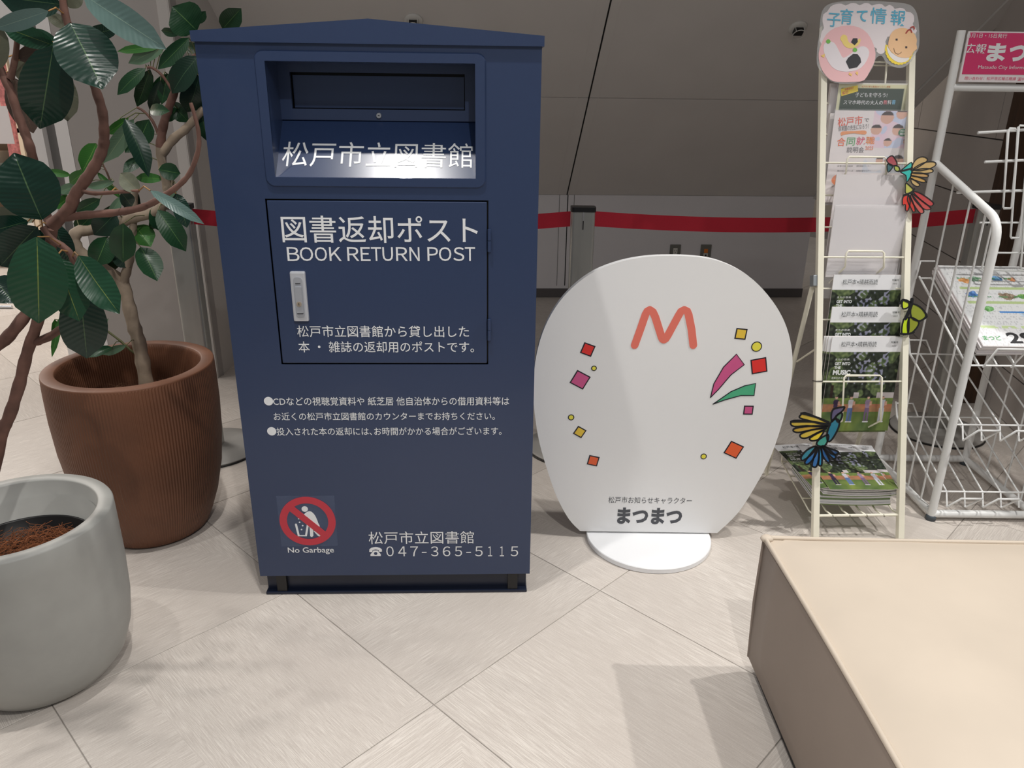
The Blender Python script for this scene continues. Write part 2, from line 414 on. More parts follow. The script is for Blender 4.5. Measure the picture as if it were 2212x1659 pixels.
for i in range(-20, 21):
    for j in range(-20, 21):
        c = corner + ux * (i + .5) * TS + uy * (j + .5) * TS
        if c.y < .35 or c.y > 7.4: continue
        xl = -.72 * c.y - .75; xr = .70 * c.y + .65
        if c.x < xl or c.x > xr: continue
        if tile0 is None:
            t = tile0 = tmb.build('tile', M_tile, floor)
        else:
            t = tile0.copy(); C.objects.link(t)
        t.location = (c.x, c.y, 0); t.rotation_euler = (0, 0, ang + PI / 2 * (((i + j) % 2) + 2 * rnd.randint(0, 1)))

# low wall under the stair and the sloping soffit above it
yw = math.radians(2.9)
wallF = frame((at_h(1450, 642).x, at_h(1450, 642).y, 0), yw)
wp = Plane(wallF)
xr = wp.uv(1729.6, 642)[0]; hw = .675
mb = MB(); mb.box(-2.6, xr, 0, .25, 0, hw)
wall = thing('wall_back', wallF, kind='structure')
mb.build('wall_panel', M_wallw, wall)
mb = MB(); mb.box(-2.6, xr + .004, -.006, 0, 0, wp.uv(1450, 623)[1]); mb.build('baseboard', mat('dark_baseboard', (96, 92, 92), .5), wall)
sx = wp.uv(1224, 500)[0]
mb = MB(); mb.box(sx - .003, sx + .003, -.001, .002, .08, hw); mb.build('joint', M_line, wall)
mb = MB(); mb.box(sx - .055, sx - .052, -.002, .002, .08, hw); mb.box(sx + .04, sx + .043, -.002, .002, .08, hw); mb.build('trim_strip', mat('grey_joint', (120, 117, 115), .6), wall)
# soffit
al = math.radians(40)
sofF = frame(wallF @ Vector((0, 0, hw)), yw, -(PI / 2 - al) * 1.0)
# local z of soffit frame must run up the slope towards the viewer: build it from a basis instead
nrm = wallF.to_3x3() @ Vector((0, -1, 0)); X = wallF.to_3x3() @ Vector((1, 0, 0))
Z = (nrm * math.cos(al) + Vector((0, 0, 1)) * math.sin(al)).normalized(); Y = Z.cross(X)
sofF = Matrix.Translation(wallF @ Vector((0, 0, hw))) @ Matrix((X, Y, Z)).transposed().to_4x4()
sp_ = Plane(sofF)
sof = thing('ceiling_slope', sofF, kind='structure')
def su(x, y): return sp_.uv(x, y)
LE = [su(449, 0), su(481, 61)]
lt = lambda z: LE[0][0] + (LE[1][0] - LE[0][0]) * (z - LE[0][1]) / (LE[1][1] - LE[0][1])
RE = [su(2212, -40), su(1766, 415)]
rt = lambda z: RE[0][0] + (RE[1][0] - RE[0][0]) * (z - RE[0][1]) / (RE[1][1] - RE[0][1])
ztop = 3.4; zm = su(1450, 213.5)[1]
S1 = [su(1320, 0), su(1225, 420)]
st_ = lambda z: S1[0][0] + (S1[1][0] - S1[0][0]) * (z - S1[0][1]) / (S1[1][1] - S1[0][1])
gp = .0025
for (za, zb) in ((0, zm), (zm, ztop)):
    for sd in (0, 1):
        if sd == 0: q = [(lt(0) - .25, za + gp), (st_(za) - gp * 1.6, za + gp), (st_(zb) - gp * 1.6, zb - gp), (lt(0) - .25, zb - gp)]
        else: q = [(st_(za) + gp * 1.6, za + gp), (rt(za), za + gp), (rt(zb), zb - gp), (st_(zb) + gp * 1.6, zb - gp)]
        mb = MB(); mb.prism(q, 0, .03); mb.build('panel', M_wall, sof)
mb = MB(); mb.prism([(lt(0) - .3, -.02), (rt(0), -.02), (rt(ztop), ztop), (lt(0) - .3, ztop)], .012, .05); mb.build('backing', mat('soffit_gap', (190, 187, 183), .7), sof)
mb = MB(); mb.prism([(st_(0) - .003, 0), (st_(0) + .003, 0), (st_(ztop) + .003, ztop), (st_(ztop) - .003, ztop)], -.0005, .01); mb.build('joint', M_line, sof)
mb = MB()
for o_ in (-.062, .05): mb.prism([(st_(0) + o_ - .002, 0), (st_(0) + o_ + .002, 0), (st_(ztop) + o_ + .002, ztop), (st_(ztop) + o_ - .002, ztop)], -.001, .01)
mb.build('trim_strip', mat('soffit_trim', (225, 221, 217), .5), sof)
# edge beam along the right side of the soffit
mb = MB(); mb.prism([(rt(0), -.02), (rt(0) + .07, -.02), (rt(ztop) + .07, ztop), (rt(ztop), ztop)], -.012, .03); mb.build('edge_trim', mat('beam_light', (222, 218, 214), .5), sof)

# left side of the stair: panel colours darkened to hold shade, white column
cor = at_y(458, 720, 3.42); cor.z = 0
wl = thing('wall_left', Matrix.Identity(4), kind='structure')
top = 4.0
def wall_quad(mb, a, b, z0, z1, th=.05):
    a = Vector((a[0], a[1], 0)); b = Vector((b[0], b[1], 0)); d = (b - a).normalized(); nn = Vector((d.y, -d.x, 0))
    vs = []
    for p in (a, b):
        for z in (z0, z1):
            vs += [(p.x, p.y, z), (p.x - nn.x * th, p.y - nn.y * th, z)]
    mb.add(vs, [(0, 4, 6, 2), (1, 3, 7, 5), (0, 2, 3, 1), (4, 5, 7, 6), (2, 6, 7, 3), (0, 1, 5, 4)])
s1w = sofF @ Vector((LE[0][0], 0, LE[0][1])); s2w = sofF @ Vector((LE[1][0], 0, LE[1][1]))
far = Vector((cor.x + .02, 5.4, 0)) if abs(s2w.y - s1w.y) < .01 else cor + (Vector((s2w.x, s2w.y, 0)) - cor).normalized() * 2.0
mb = MB(); wall_quad(mb, cor, far, 0, top); mb.build('side_panel', mat('side_panel_shade', (202, 197, 192), .5, var=.02, scale=3), wl)
wr = at_y(233, 740, 3.62); wr.z = 0
mb = MB(); wall_quad(mb, (wr.x, wr.y), (cor.x - .004, cor.y), 0, top); mb.build('wall_panel', M_shaded, wl)
mb = MB(); mb.tube([(cor.x - .004, cor.y + .004, 0), (cor.x - .004, cor.y + .004, top)], .004, 6); mb.build('joint', M_line, wl)
wlft = at_h(151, 780); gx = wlft.x + (wr.x - wlft.x) * .56
gy = wlft.y + (wr.y - wlft.y) * .56
mb = MB(); wall_quad(mb, (wlft.x, wlft.y), (gx - .03, gy), 0, top, .2); mb.build('column_panel', M_white, wl)
mb = MB(); wall_quad(mb, (gx + .03, gy), (wr.x - .002, wr.y), 0, top, .2); mb.build('column_panel', M_white, wl)
mb = MB(); wall_quad(mb, (gx - .03, gy + .03), (gx + .03, gy + .03), 0, top, .1); mb.build('groove', mat('groove_grey', (120, 118, 116), .6), wl)

# right-hand stone wall behind the racks, built of long stone slabs
A = at_h(2190, 800); yA = 3.55
pR = at_y(2190, 306, yA); hs = pR.z
dR = ray(1975, 277); pL = CAMO + dR * ((hs - H) / dR.z)
wd_ = (Vector((pR.x, pR.y, 0)) - Vector((pL.x, pL.y, 0))).normalized()
wr_ = thing('wall_right', Matrix.Identity(4), kind='structure')
M_slab = mat('stone_slab', (200, 193, 188), .55, var=.07, scale=2.5, bump=.1)
a0 = Vector((pL.x, pL.y, 0)) - wd_ * .55; a1 = Vector((pR.x, pR.y, 0)) + wd_ * 1.6
Lw = (a1 - a0).length; rows = [0, .2, .515, .83, hs, hs + .42, hs + .84, hs + 1.26, hs + 1.68, hs + 2.1]
for k in range(len(rows) - 1):
    off = (k * .37) % .9; t = -off
    while t < Lw:
        u0, u1 = max(0, t) , min(Lw, t + 1.2)
        if u1 - u0 > .02:
            mb = MB(); p, q = a0 + wd_ * (u0 + .003), a0 + wd_ * (u1 - .003)
            wall_quad(mb, (p.x, p.y), (q.x, q.y), rows[k] + .003, rows[k + 1] - .003, .04)
            mb.build('slab', M_slab, wr_)
        t += 1.2
mb = MB(); nn = Vector((wd_.y, -wd_.x, 0)) * .006; wall_quad(mb, (a0.x - nn.x, a0.y - nn.y), (a1.x - nn.x, a1.y - nn.y), 0, rows[-1], .2)
mb.build('backing', mat('slab_gap', (70, 66, 64), .8), wr_)
# end wall behind the passage at far back
mb = MB(); mb.box(-8, 6, 8.6, 8.7, 0, 4.2); o = mb.build('wall_far', mat('far_wall_paint', (214, 200, 182), .6, var=.05, scale=2)); tag(o, kind='structure')
mb = MB(); mb.box(-7.6, -7.5, 2.0, 8.6, 0, 4.2); o = mb.build('wall_side', mat('far_wall_paint', (214, 200, 182), .6)); tag(o, kind='structure')

# dark timber post by the right edge
wb = at_h(2085, 880); pw = .085
mb = MB(); mb.box(-pw / 2, pw / 2, -.05, .05, 0, 2.15, .004)
o = mb.build('timber_post', mat('dark_timber', (66, 44, 28), .5, var=.25, scale=9, stretch=(8, 8, .6), bump=.15))
o.location = (wb.x + .03, wb.y + .1, 0); tag(o, 'tall dark brown timber post standing behind the white wire newspaper rack', 'post')

# wall sockets
def socket(px, label, kind):
    cx, cz = wp.uv(px, 548)
    root = thing('wall_socket', wallF @ Matrix.Translation((cx, -.0005, cz)), label, 'wall socket')
    mb = MB(); mb.box(-.036, .036, -.008, 0, -.062, .062, .003); mb.build('plate', mat('steel_plate', (124, 124, 117), .4, metal=.2), root)
    if kind == 0:
        mb = MB(); mb.box(-.0145, .0145, -.011, -.006, -.038, .038, .002); mb.build('outlet', mat('outlet_white', (225, 222, 212), .4), root)
        mb = MB()
        for zz in (.018, -.020):
            for xx in (-.006, .006): mb.box(xx - .0012, xx + .0012, -.0118, -.010, zz, zz + .009)
            mb.box(-.002, .002, -.0118, -.010, zz - .010, zz - .005)
        mb.build('slot', M_black, root)
    else:
        mb = MB(); mb.box(-.0125, .0125, -.011, -.006, .008, .034, .001); mb.build('switch', mat('orange_plastic', (240, 136, 48), .4), root)
        mb = MB(); mb.box(-.0145, .0145, -.011, -.006, -.022, .004, .001); mb.build('jack', mat('outlet_white', (225, 222, 212), .4), root)
        mb = MB(); mb.box(-.006, .006, -.0116, -.010, -.016, -.003); mb.build('opening', M_black, root)
socket(1457.5, 'steel wall socket plate with white double outlet, left of the two on the low wall', 0)
socket(1523.5, 'steel plate with orange switch and jack, right one on the low wall', 1)

# sensors on the soffit
def sensor(x, y, label):
    cx, cz = su(x, y)
    root = thing('smoke_sensor', sofF @ Matrix.Translation((cx, 0, cz)) @ Matrix.Rotation(PI / 2, 4, 'X') @ Matrix.Scale(.84, 4), label, 'sensor')
    mw_ = mat('sensor_white', (222, 220, 214), .4)
    mb = MB(); mb.lathe([(.001, 0), (.050, 0), (.052, .004), (.046, .011), (.03, .016), (.001, .017)], n=32); mb.build('rim', mw_, root)
    mb = MB(); mb.box(-.026, .026, -.02, .02, .014, .04, .004); mb.build('housing', M_black, root)
    mb = MB()
    for k in range(4):
        a = PI / 4 + k * PI / 2; mb.tube([(.034 * math.cos(a), .034 * math.sin(a), .012), (.034 * math.cos(a), .034 * math.sin(a), .05)], .002, 6)
    mb.tube([(.034 * math.cos(2 * PI * k / 20), .034 * math.sin(2 * PI * k / 20), .05) for k in range(21)], .0024, 6, caps=False)
    mb.build('guard', mw_, root)
sensor(1723, 60, 'small white caged sensor on the grey slope left of the leaflet rack')
sensor(893, 44, 'small white caged sensor peeping over the top of the blue book return box')

# ================================================================== BOOK RETURN BOX
yb = math.radians(2.1)
bo = at_h(857, 1284); boxF = frame(bo, yb); bp_ = Plane(boxF)
box = thing('book_return_box', boxF, 'large navy blue steel book return box with white Japanese lettering', 'book return box')
W2, ZB, ZT = .3625, .063, 1.385; DEP = .52
OX, OZ0, OZ1 = .221, 1.105, 1.342; DX, DZ0, DZ1 = .2495, .6655, 1.0575
mb = MB()
# front sheet with two openings, 2 mm sheet
def rect(a, b, c, d): mb.box(a, b, 0, .003, c, d)
rect(-W2, -DX, ZB, ZT); rect(DX, W2, ZB, ZT)
rect(-DX, DX, ZB, DZ0); rect(-DX, DX, DZ1, OZ0); rect(-DX, DX, OZ1, ZT); rect(-DX, -OX, OZ0, OZ1); rect(OX, DX, OZ0, OZ1)
mb.box(-W2, -W2 + .003, .003, DEP, ZB, ZT); mb.box(W2 - .003, W2, .003, DEP, ZB, ZT)
mb.box(-W2, W2, DEP - .003, DEP, ZB, ZT); mb.box(-W2, W2, .003, DEP, ZB, ZB + .003)
mb.build('body', M_blue, box)
mb = MB(); out = rrect(-.2435, .2445, 1.0835, 1.3635, .02); inn = rrect(-OX, OX, OZ0, OZ1, .001)
n_ = len(out)
o2 = rrect(-.2405, .2415, 1.0865, 1.3605, .018)
vs = [(u, 0, v) for u, v in out] + [(u, -.004, v) for u, v in o2] + [(u, -.004, v) for u, v in inn] + [(u, .003, v) for u, v in inn]
fs = []
for r_ in range(3):
    for i in range(n_):
        j = (i + 1) % n_; fs.append((r_ * n_ + i, r_ * n_ + j, (r_ + 1) * n_ + j, (r_ + 1) * n_ + i))
mb.add(vs, fs); mb.build('slot_frame', M_blue, box)
# recess behind the opening
RD = .105; ZS = 1.222
mb = MB()
mb.add([(-OX, 0, OZ0), (-OX, 0, OZ1), (-OX, RD, OZ1), (-OX, RD, ZS)], [(0, 1, 2, 3)])
mb.add([(OX, 0, OZ0), (OX, 0, OZ1), (OX, RD, OZ1), (OX, RD, ZS)], [(3, 2, 1, 0)])
mb.add([(-OX, 0, OZ1), (OX, 0, OZ1), (OX, RD, OZ1), (-OX, RD, OZ1)], [(0, 1, 2, 3)])
mb.build('slot_recess', M_blue, box)
chute = MB(); chute.add([(-OX, 0, OZ0), (OX, 0, OZ0), (OX, RD, ZS), (-OX, RD, ZS), (-OX, .002, OZ0 - .004), (OX, .002, OZ0 - .004), (OX, RD + .002, ZS - .004), (-OX, RD + .002, ZS - .004)],
                        [(0, 1, 2, 3), (7, 6, 5, 4)])
chute_o = chute.build('chute', mat('chute_paint', (42, 58, 92), .24, var=.02, scale=90, coat=.5), box)
# flap frame and flap at the back of the recess
p2 = Plane(boxF, RD); a_ = p2.uv(626, 153.7); b_ = p2.uv(1004.7, 238.7)
fx0, fx1, fz0, fz1 = a_[0], b_[0], b_[1], p2.uv(815, 158)[1]
mb = MB()
for q in ((-OX, OX, fz1, OZ1), (-OX, OX, ZS, fz0), (-OX, fx0, fz0, fz1), (fx1, OX, fz0, fz1)): mb.box(q[0], q[1], RD - .006, RD + .004, q[2], q[3])
mb.build('flap_frame', M_blue, box)
mb = MB(); mb.box(fx0 + .002, fx1 - .002, RD + .012, RD + .016, fz0 + .002, fz1 - .006); fl = mb.build('flap', mat('flap_paint', (44, 62, 98), .3, coat=.2), box)
mb = MB(); mb.box(fx0 - .02, fx1 + .02, RD + .03, RD + .034, fz0 - .02, fz1 + .03); mb.build('inner_panel', M_black, box)
lx, lz = p2.uv(819.5, 249.5)
mb = MB(); q = MB(); bmx = bmesh.new(); bmesh.ops.create_cone(bmx, cap_ends=True, segments=24, radius1=.0065, radius2=.0055, depth=.005)
bmesh.ops.rotate(bmx, verts=bmx.verts, matrix=Matrix.Rotation(PI / 2, 3, 'X')); bmesh.ops.translate(bmx, verts=bmx.verts, vec=(lx, RD - .009, lz)); mb.bm(bmx)
lk = mb.build('lock', M_chrome, box)
mb = MB(); mb.prism(rrect(lx - .0022, lx + .0022, lz - .001, lz + .001, .0009), RD - .0122, RD - .0112); mb.build('keyhole', M_black, lk)
# cover with a low gable
mb = MB(); ow = .367; cv = [(-ow, 1.377), (ow, 1.377), (ow, 1.3975), (0, 1.425), (-ow, 1.3975)]
mb.prism(cv, -.008, DEP + .006); mb.build('cover', M_blue, box)
# plinth
mb = MB(); mb.box(-.352, .354, .022, DEP - .03, 0.004, ZB, .002); mb.box(-.354, .356, .004, DEP - .02, 0, .008, .002); pb_ = mb.build('plinth', M_blued, box)
for (q0, q1) in ((bp_.uv(596, 1260)[0], bp_.uv(617, 1260)[0]), (bp_.uv(1097, 1260)[0], bp_.uv(1118, 1260)[0])):
    mb = MB(); mb.box(q0, q1, .008, .03, .007, ZB); mb.build('plinth_bracket', M_black, box)
# door
g_ = .0035
mb = MB(); mb.box(-DX + g_, DX - g_, -.001, .017, DZ0 + g_, DZ1 - g_, .002); door = mb.build('door', M_blue, box)
mb = MB(); mb.box(-DX, DX, .012, .016, DZ0, DZ1); mb.build('door_recess', M_black, box)
for (ya, yb_) in ((495, 543), (689, 734)):
    za = bp_.uv(1058, yb_)[1]; zb = bp_.uv(1058, ya)[1]
    mb = MB(); mb.tube([(DX + .002, -.004, za), (DX + .002, -.004, (za + zb) / 2 - .0005)], .004, 10); mb.tube([(DX + .002, -.004, (za + zb) / 2 + .0005), (DX + .002, -.004, zb)], .004, 10)
    mb.build('hinge', M_blue, box)
# handle
hx0 = bp_.uv(632, 640)[0]; hx1 = bp_.uv(665, 640)[0]; hz0 = bp_.uv(650, 692)[1]; hz1 = bp_.uv(650, 585)[1]; hm = (hx0 + hx1) / 2
mb = MB(); mb.box(hx0, hx1, -.011, 0, hz0, hz1, .004); hd = mb.build('handle', M_chrome, door); tag(hd, 'silver recessed lift handle')
M_hd = mat('handle_grey', (178, 181, 188), .3, metal=.35)
hd.data.materials[0] = mat('handle_silver', (206, 208, 214), .3, metal=.35)
hh_ = hz1 - hz0
mb = MB(); mb.prism(rrect(hm - .0105, hm + .0105, hz0 + .010, hz1 - .012, .009), -.0125, -.010)
mb.prism(rrect(hm - .0075, hm + .0075, hz0 + .022, hz1 - .034, .002), -.0165, -.012); mb.build('handle_lever', M_hd, door)
mb = MB(); mb.prism(circ(hm, hz0 + hh_ * .37, .0058, 24), -.0185, -.016); mb.build('handle_lock', mat('brass_lock', (206, 190, 170), .3, metal=.8), door)
mb = MB(); mb.prism(rrect(hm - .006, hm + .006, hz1 - .028, hz1 - .0265, .0006), -.0135, -.012); mb.prism(rrect(hm - .007, hm + .007, hz0 + .0195, hz0 + .0205, .0004), -.0145, -.012)
mb.prism(rrect(hm - .0006, hm + .0006, hz0 + hh_ * .37 - .003, hz0 + hh_ * .37 + .003, .0004), -.0192, -.018); mb.build('handle_groove', M_black, door)
# lettering on the box
dl = -.0015
ptext(bp_, '図書返却ポスト', (608.6, 466, 1032, 524.7), M_letter, door, dl, .004)
for ch, xa, xb in (('Ｂ', 270, 358), ('Ｏ', 362, 458), ('Ｏ', 470, 558), ('Ｋ', 575, 662), ('Ｒ', 705, 790), ('Ｅ', 802, 872), ('Ｔ', 878, 952), ('Ｕ', 960, 1036), ('Ｒ', 1058, 1142), ('Ｎ', 1155, 1228), ('Ｐ', 1285, 1362), ('Ｏ', 1368, 1458), ('Ｓ', 1472, 1552), ('Ｔ', 1556, 1630)):
    ptext(bp_, ch, (540 + xa / 3.352, 533.5, 540 + xb / 3.352, 563.5), M_letter, door, dl, .004)
ptext(bp_, '松戸市立図書館から貸し出した', (642, 703, 1013, 728), M_letter, door, dl, .003)
ptext(bp_, '本 ・ 雑誌の返却用のポストです。', (645, 737, 1024, 761), M_letter, door, dl, .003)
ptext(bp_, 'CDなどの視聴覚資料や 紙芝居 他自治体からの借用資料等は', (590, 857.3, 1100, 875.6), M_letter, box, -.0006, .003)
ptext(bp_, 'お近くの松戸市立図書館のカウンターまでお持ちください。', (591.2, 890.5, 1069, 907.5), M_letter, box, -.0006, .003)
ptext(bp_, '投入された本の返却には､お時間がかかる場合がございます。', (597.5, 922.5, 1083.4, 940), M_letter, box, -.0006, .003)
mb = MB()
for (x, y) in ((580.2, 866.5), (587, 931.5)):
    c = bp_.uv(x, y); mb.prism(circ(c[0], c[1], .0112, 28), -.0007, -.0001)
mb.build('bullet', M_letter, box)
P6_ = lambda x, y: bp_.uv(540 + x / 3.318, 800 + y / 3.318)
ptext(bp_, '松戸市立図書館', (796.2, 1147.5, 1023.7, 1174.6), M_letter, box, -.0006, .0)
for ch, xa, xb in (('０', 977, 1030), ('４', 1062, 1120), ('７', 1150, 1205), ('３', 1297, 1350), ('６', 1382, 1436), ('５', 1468, 1520), ('５', 1613, 1668), ('１', 1706, 1736), ('１', 1791, 1821), ('５', 1868, 1922)):
    ptext(bp_, ch, (540 + xa / 3.318, 1180, 540 + xb / 3.318, 1201.4), M_letter, box, -.0006, .0)
for xa, xb in ((1232, 1266), (1550, 1584)):
    mb = MB(); q0 = P6_(xa, 1304); q1_ = P6_(xb, 1304); mb.prism([(q0[0], q0[1] - .0012), (q1_[0], q0[1] - .0012), (q1_[0], q0[1] + .0012), (q0[0], q0[1] + .0012)], -.0007, -.0001)
    mb.build('hyphen', M_letter, box)
ptext(bp_, 'No Garbage', (622, 1182, 721.4, 1197), M_letter, box, -.0006, .008)
# telephone symbol
z6 = lambda x, y: (540 + x / 3.318, 800 + y / 3.318)
P6 = lambda pts: bp_.poly([z6(*p) for p in pts])
mb = MB(); mb.prism(P6([(855, 1300), (856, 1283), (868, 1272), (900, 1267), (932, 1272), (945, 1283), (946, 1298), (926, 1300), (922, 1286), (900, 1283), (880, 1286), (876, 1302)]), -.0007, -.0001)
mb.prism(P6([(884, 1291), (918, 1291), (924, 1303), (938, 1318), (938, 1330), (864, 1330), (864, 1318), (878, 1303)]), -.0007, -.0001)
tel = mb.build('telephone_symbol', M_letter, box)
c = P6([(901, 1311)])[0]; mb = MB(); mb.prism(circ(c[0], c[1], .0045, 20), -.0012, -.0008); mb.build('dial', M_blue, tel)
# no-litter sticker
sa = P6([(187, 900)])[0]; sb = P6([(632, 1258)])[0]
mb = MB(); mb.box(sa[0], sb[0], -.0004, -.0001, sb[1], sa[1]); stk = mb.build('sticker', mat('sticker_film', (120, 136, 170), .25, alpha=.12), box); tag(stk, 'clear square sticker with a red prohibition ring')
c = P6([(414, 1081)])[0]; RO, RI = .0725, .0535
M_sred = mat('sticker_red', (196, 52, 68), .4)
P = lambda pts: P6(pts)
mb = MB()
mb.prism(circ(P([(393, 993)])[0][0], P([(393, 993)])[0][1], .0082, 24), -.0010, -.0005)
mb.prism(smooth_closed(P([(385, 1035), (412, 1012), (440, 1012), (470, 1045), (490, 1095), (500, 1120), (455, 1118), (455, 1185), (432, 1187), (428, 1125), (400, 1085), (418, 1050), (390, 1060)]), 2), -.0010, -.0005)
mb.prism(P([(455, 1150), (470, 1150), (508, 1182), (500, 1189), (488, 1186)]), -.0010, -.0005)
stroke(mb, P([(330, 1104), (350, 1184), (402, 1184), (416, 1100)]), .0055, -.0010, -.0005)
for (x, y) in ((356, 1088), (378, 1112), (370, 1140), (350, 1062)):
    q = P([(x, y)])[0]; r_ = .0026; mb.prism([(q[0] - r_, q[1]), (q[0], q[1] - r_), (q[0] + r_, q[1]), (q[0], q[1] + r_)], -.0010, -.0005)
mb.build('litter_symbol', M_letter, stk)
mb = MB(); mb.ringprism(circ(c[0], c[1], RO, 64), circ(c[0], c[1], RI, 64), -.0014, -.0006)
stroke(mb, [(c[0] - .04, c[1] + .04), (c[0] + .04, c[1] - .04)], .018, -.0016, -.0006)
mb.build('prohibition_ring', M_sred, stk)
# lettering on the chute (sloping plane)
th = math.atan2(RD, ZS - OZ0)
chF = boxF @ Matrix.Translation((0, 0, OZ0)) @ Matrix.Rotation(-th, 4, 'X')
chp = Plane(chF)
a = chp.uv(610.5, 335); b = chp.uv(1021.3, 335); t = chp.uv(815, 308); u = chp.uv(815, 361.5)
loc = Matrix.Translation((0, 0, OZ0)) @ Matrix.Rotation(-th, 4, 'X')
text('松戸市立図書館', None, M_letter, chute_o, bold=.0, mp=lambda s, tt: loc @ Vector((a[0] + s * (b[0] - a[0]), -.0008, u[1] + tt * (t[1] - u[1]))))

# ================================================================== OVAL SIGN
so = at_h(1400, 1152, .018); so.z = 0
signF = frame(so, 0.0); sgp = Plane(signF)
z5 = lambda x, y: (1140 + x / 2.369, 530 + y / 2.369)
S5 = lambda pts: sgp.poly([z5(*p) for p in pts])
sign = thing('oval_sign', signF, 'white egg-shaped standing sign with confetti and a coral letter M', 'sign')
outl = [(210, 1400), (150, 1290), (100, 1150), (60, 1010), (38, 880), (29, 760), (38, 600), (75, 450), (140, 320), (230, 215), (340, 135), (470, 85), (600, 60), (720, 54), (850, 58), (965, 77), (1080, 125), (1180, 200), (1270, 310), (1325, 420), (1352, 540), (1352, 660), (1330, 800), (1290, 950), (1235, 1100), (1160, 1240), (1075, 1370)]
op = smooth_open(S5([(268, 1462)] + outl + [(970, 1472)]), 4)
mb = MB(); mb.prism(op, 0, .022); mb.build('panel', mat('sign_white', (236, 236, 236), .42), sign)
mb = MB(); mb.lathe([(.001, 0), (.188, 0), (.190, .002), (.190, .015), (.188, .017), (.001, .017)], (0, 0, 0), 72, smooth=False); mb.build('base', mat('sign_base_white', (238, 239, 241), .4), sign)
Y_ = mat('print_yellow', (232, 196, 66), .45); RD_ = mat('print_red', (226, 50, 46), .45); PK = mat('print_pink', (206, 88, 140), .45); OR = mat('print_orange', (230, 98, 52), .45)
LY = mat('print_lemon', (234, 224, 78), .45); GR = mat('print_green', (78, 176, 132), .45); CO = mat('print_coral', (232, 120, 104), .45)
def sq(x, y, s, rot, m):
    c = S5([(x, y)])[0]; r = s / 2 / 2.369 / F * 2.30
    def q(k): return [(c[0] + k * r * 1.414 * math.cos(math.radians(rot + 45 + 90 * i)), c[1] + k * r * 1.414 * math.sin(math.radians(rot + 45 + 90 * i))) for i in range(4)]
    mb = MB(); mb.prism(q(1.0), -.0006, 0); a = mb.build('confetti', M_dark, sign)
    mb = MB(); mb.prism(q(1 - .0035 / r), -.0010, -.0006); mb.build('confetti_face', m, a)
for a in ((307, 533, 58, -20, RD_), (268, 688, 76, -28, PK), (266, 955, 50, -30, Y_), (335, 1102, 54, -12, OR), (1091, 453, 54, -5, Y_), (1183, 616, 76, 12, RD_), (1129, 843, 48, 0, PK), (1054, 1046, 76, -25, OR)): sq(*a)
for (x, y, r) in ((339, 629, 14), (1171, 518, 26), (222, 880, 16), (900, 1080, 16)):
    c = S5([(x, y)])[0]; rr = r / 2.369 / F * 2.3
    mb = MB(); mb.prism(circ(c[0], c[1], rr), -.0006, 0); a = mb.build('confetti', M_dark, sign)
    mb = MB(); mb.prism(circ(c[0], c[1], rr - .0028), -.0010, -.0006); mb.build('confetti_face', LY, a)
for pts, m in (([(935, 778), (952, 708), (1002, 622), (1068, 556), (1108, 610), (1040, 662), (975, 738)], PK), ([(948, 812), (1040, 748), (1110, 718), (1166, 706), (1158, 768), (1090, 768), (1010, 790)], GR)):
    q = S5(pts); cx = sum(p[0] for p in q) / len(q); cz = sum(p[1] for p in q) / len(q)
    mb = MB(); mb.prism(q, -.0006, 0); a = mb.build('streamer', m, sign)
    mb = MB(); stroke(mb, q + [q[0]], .0028, -.0010, -.0006); mb.build('outline', M_dark, a)
mb = MB()
for k_, sg in enumerate(([(547, 511), (578, 425), (603, 352), (612, 336), (624, 330)], [(624, 330), (640, 340), (652, 365), (685, 470), (690, 480), (697, 483)], [(697, 483), (706, 478), (716, 462), (772, 358), (784, 338), (800, 330)], [(800, 330), (816, 337), (823, 355), (838, 430), (847, 511)])):
    stroke(mb, S5(sg), .0215, -.0010 - .00003 * k_, -.0001)
mb.build('letter', CO, sign)
M_tg = mat('print_grey', (72, 74, 80), .5)
ptext(sgp, '松戸市お知らせキャラクター', (z5(413, 0)[0], z5(0, 1288)[1], z5(840, 0)[0], z5(0, 1321)[1]), M_tg, sign, -.0005, -.002)
ptext(sgp, 'まつまつ', (z5(458, 0)[0], z5(0, 1343)[1], z5(790, 0)[0], z5(0, 1427)[1]), M_tg, sign, -.0005, .045)

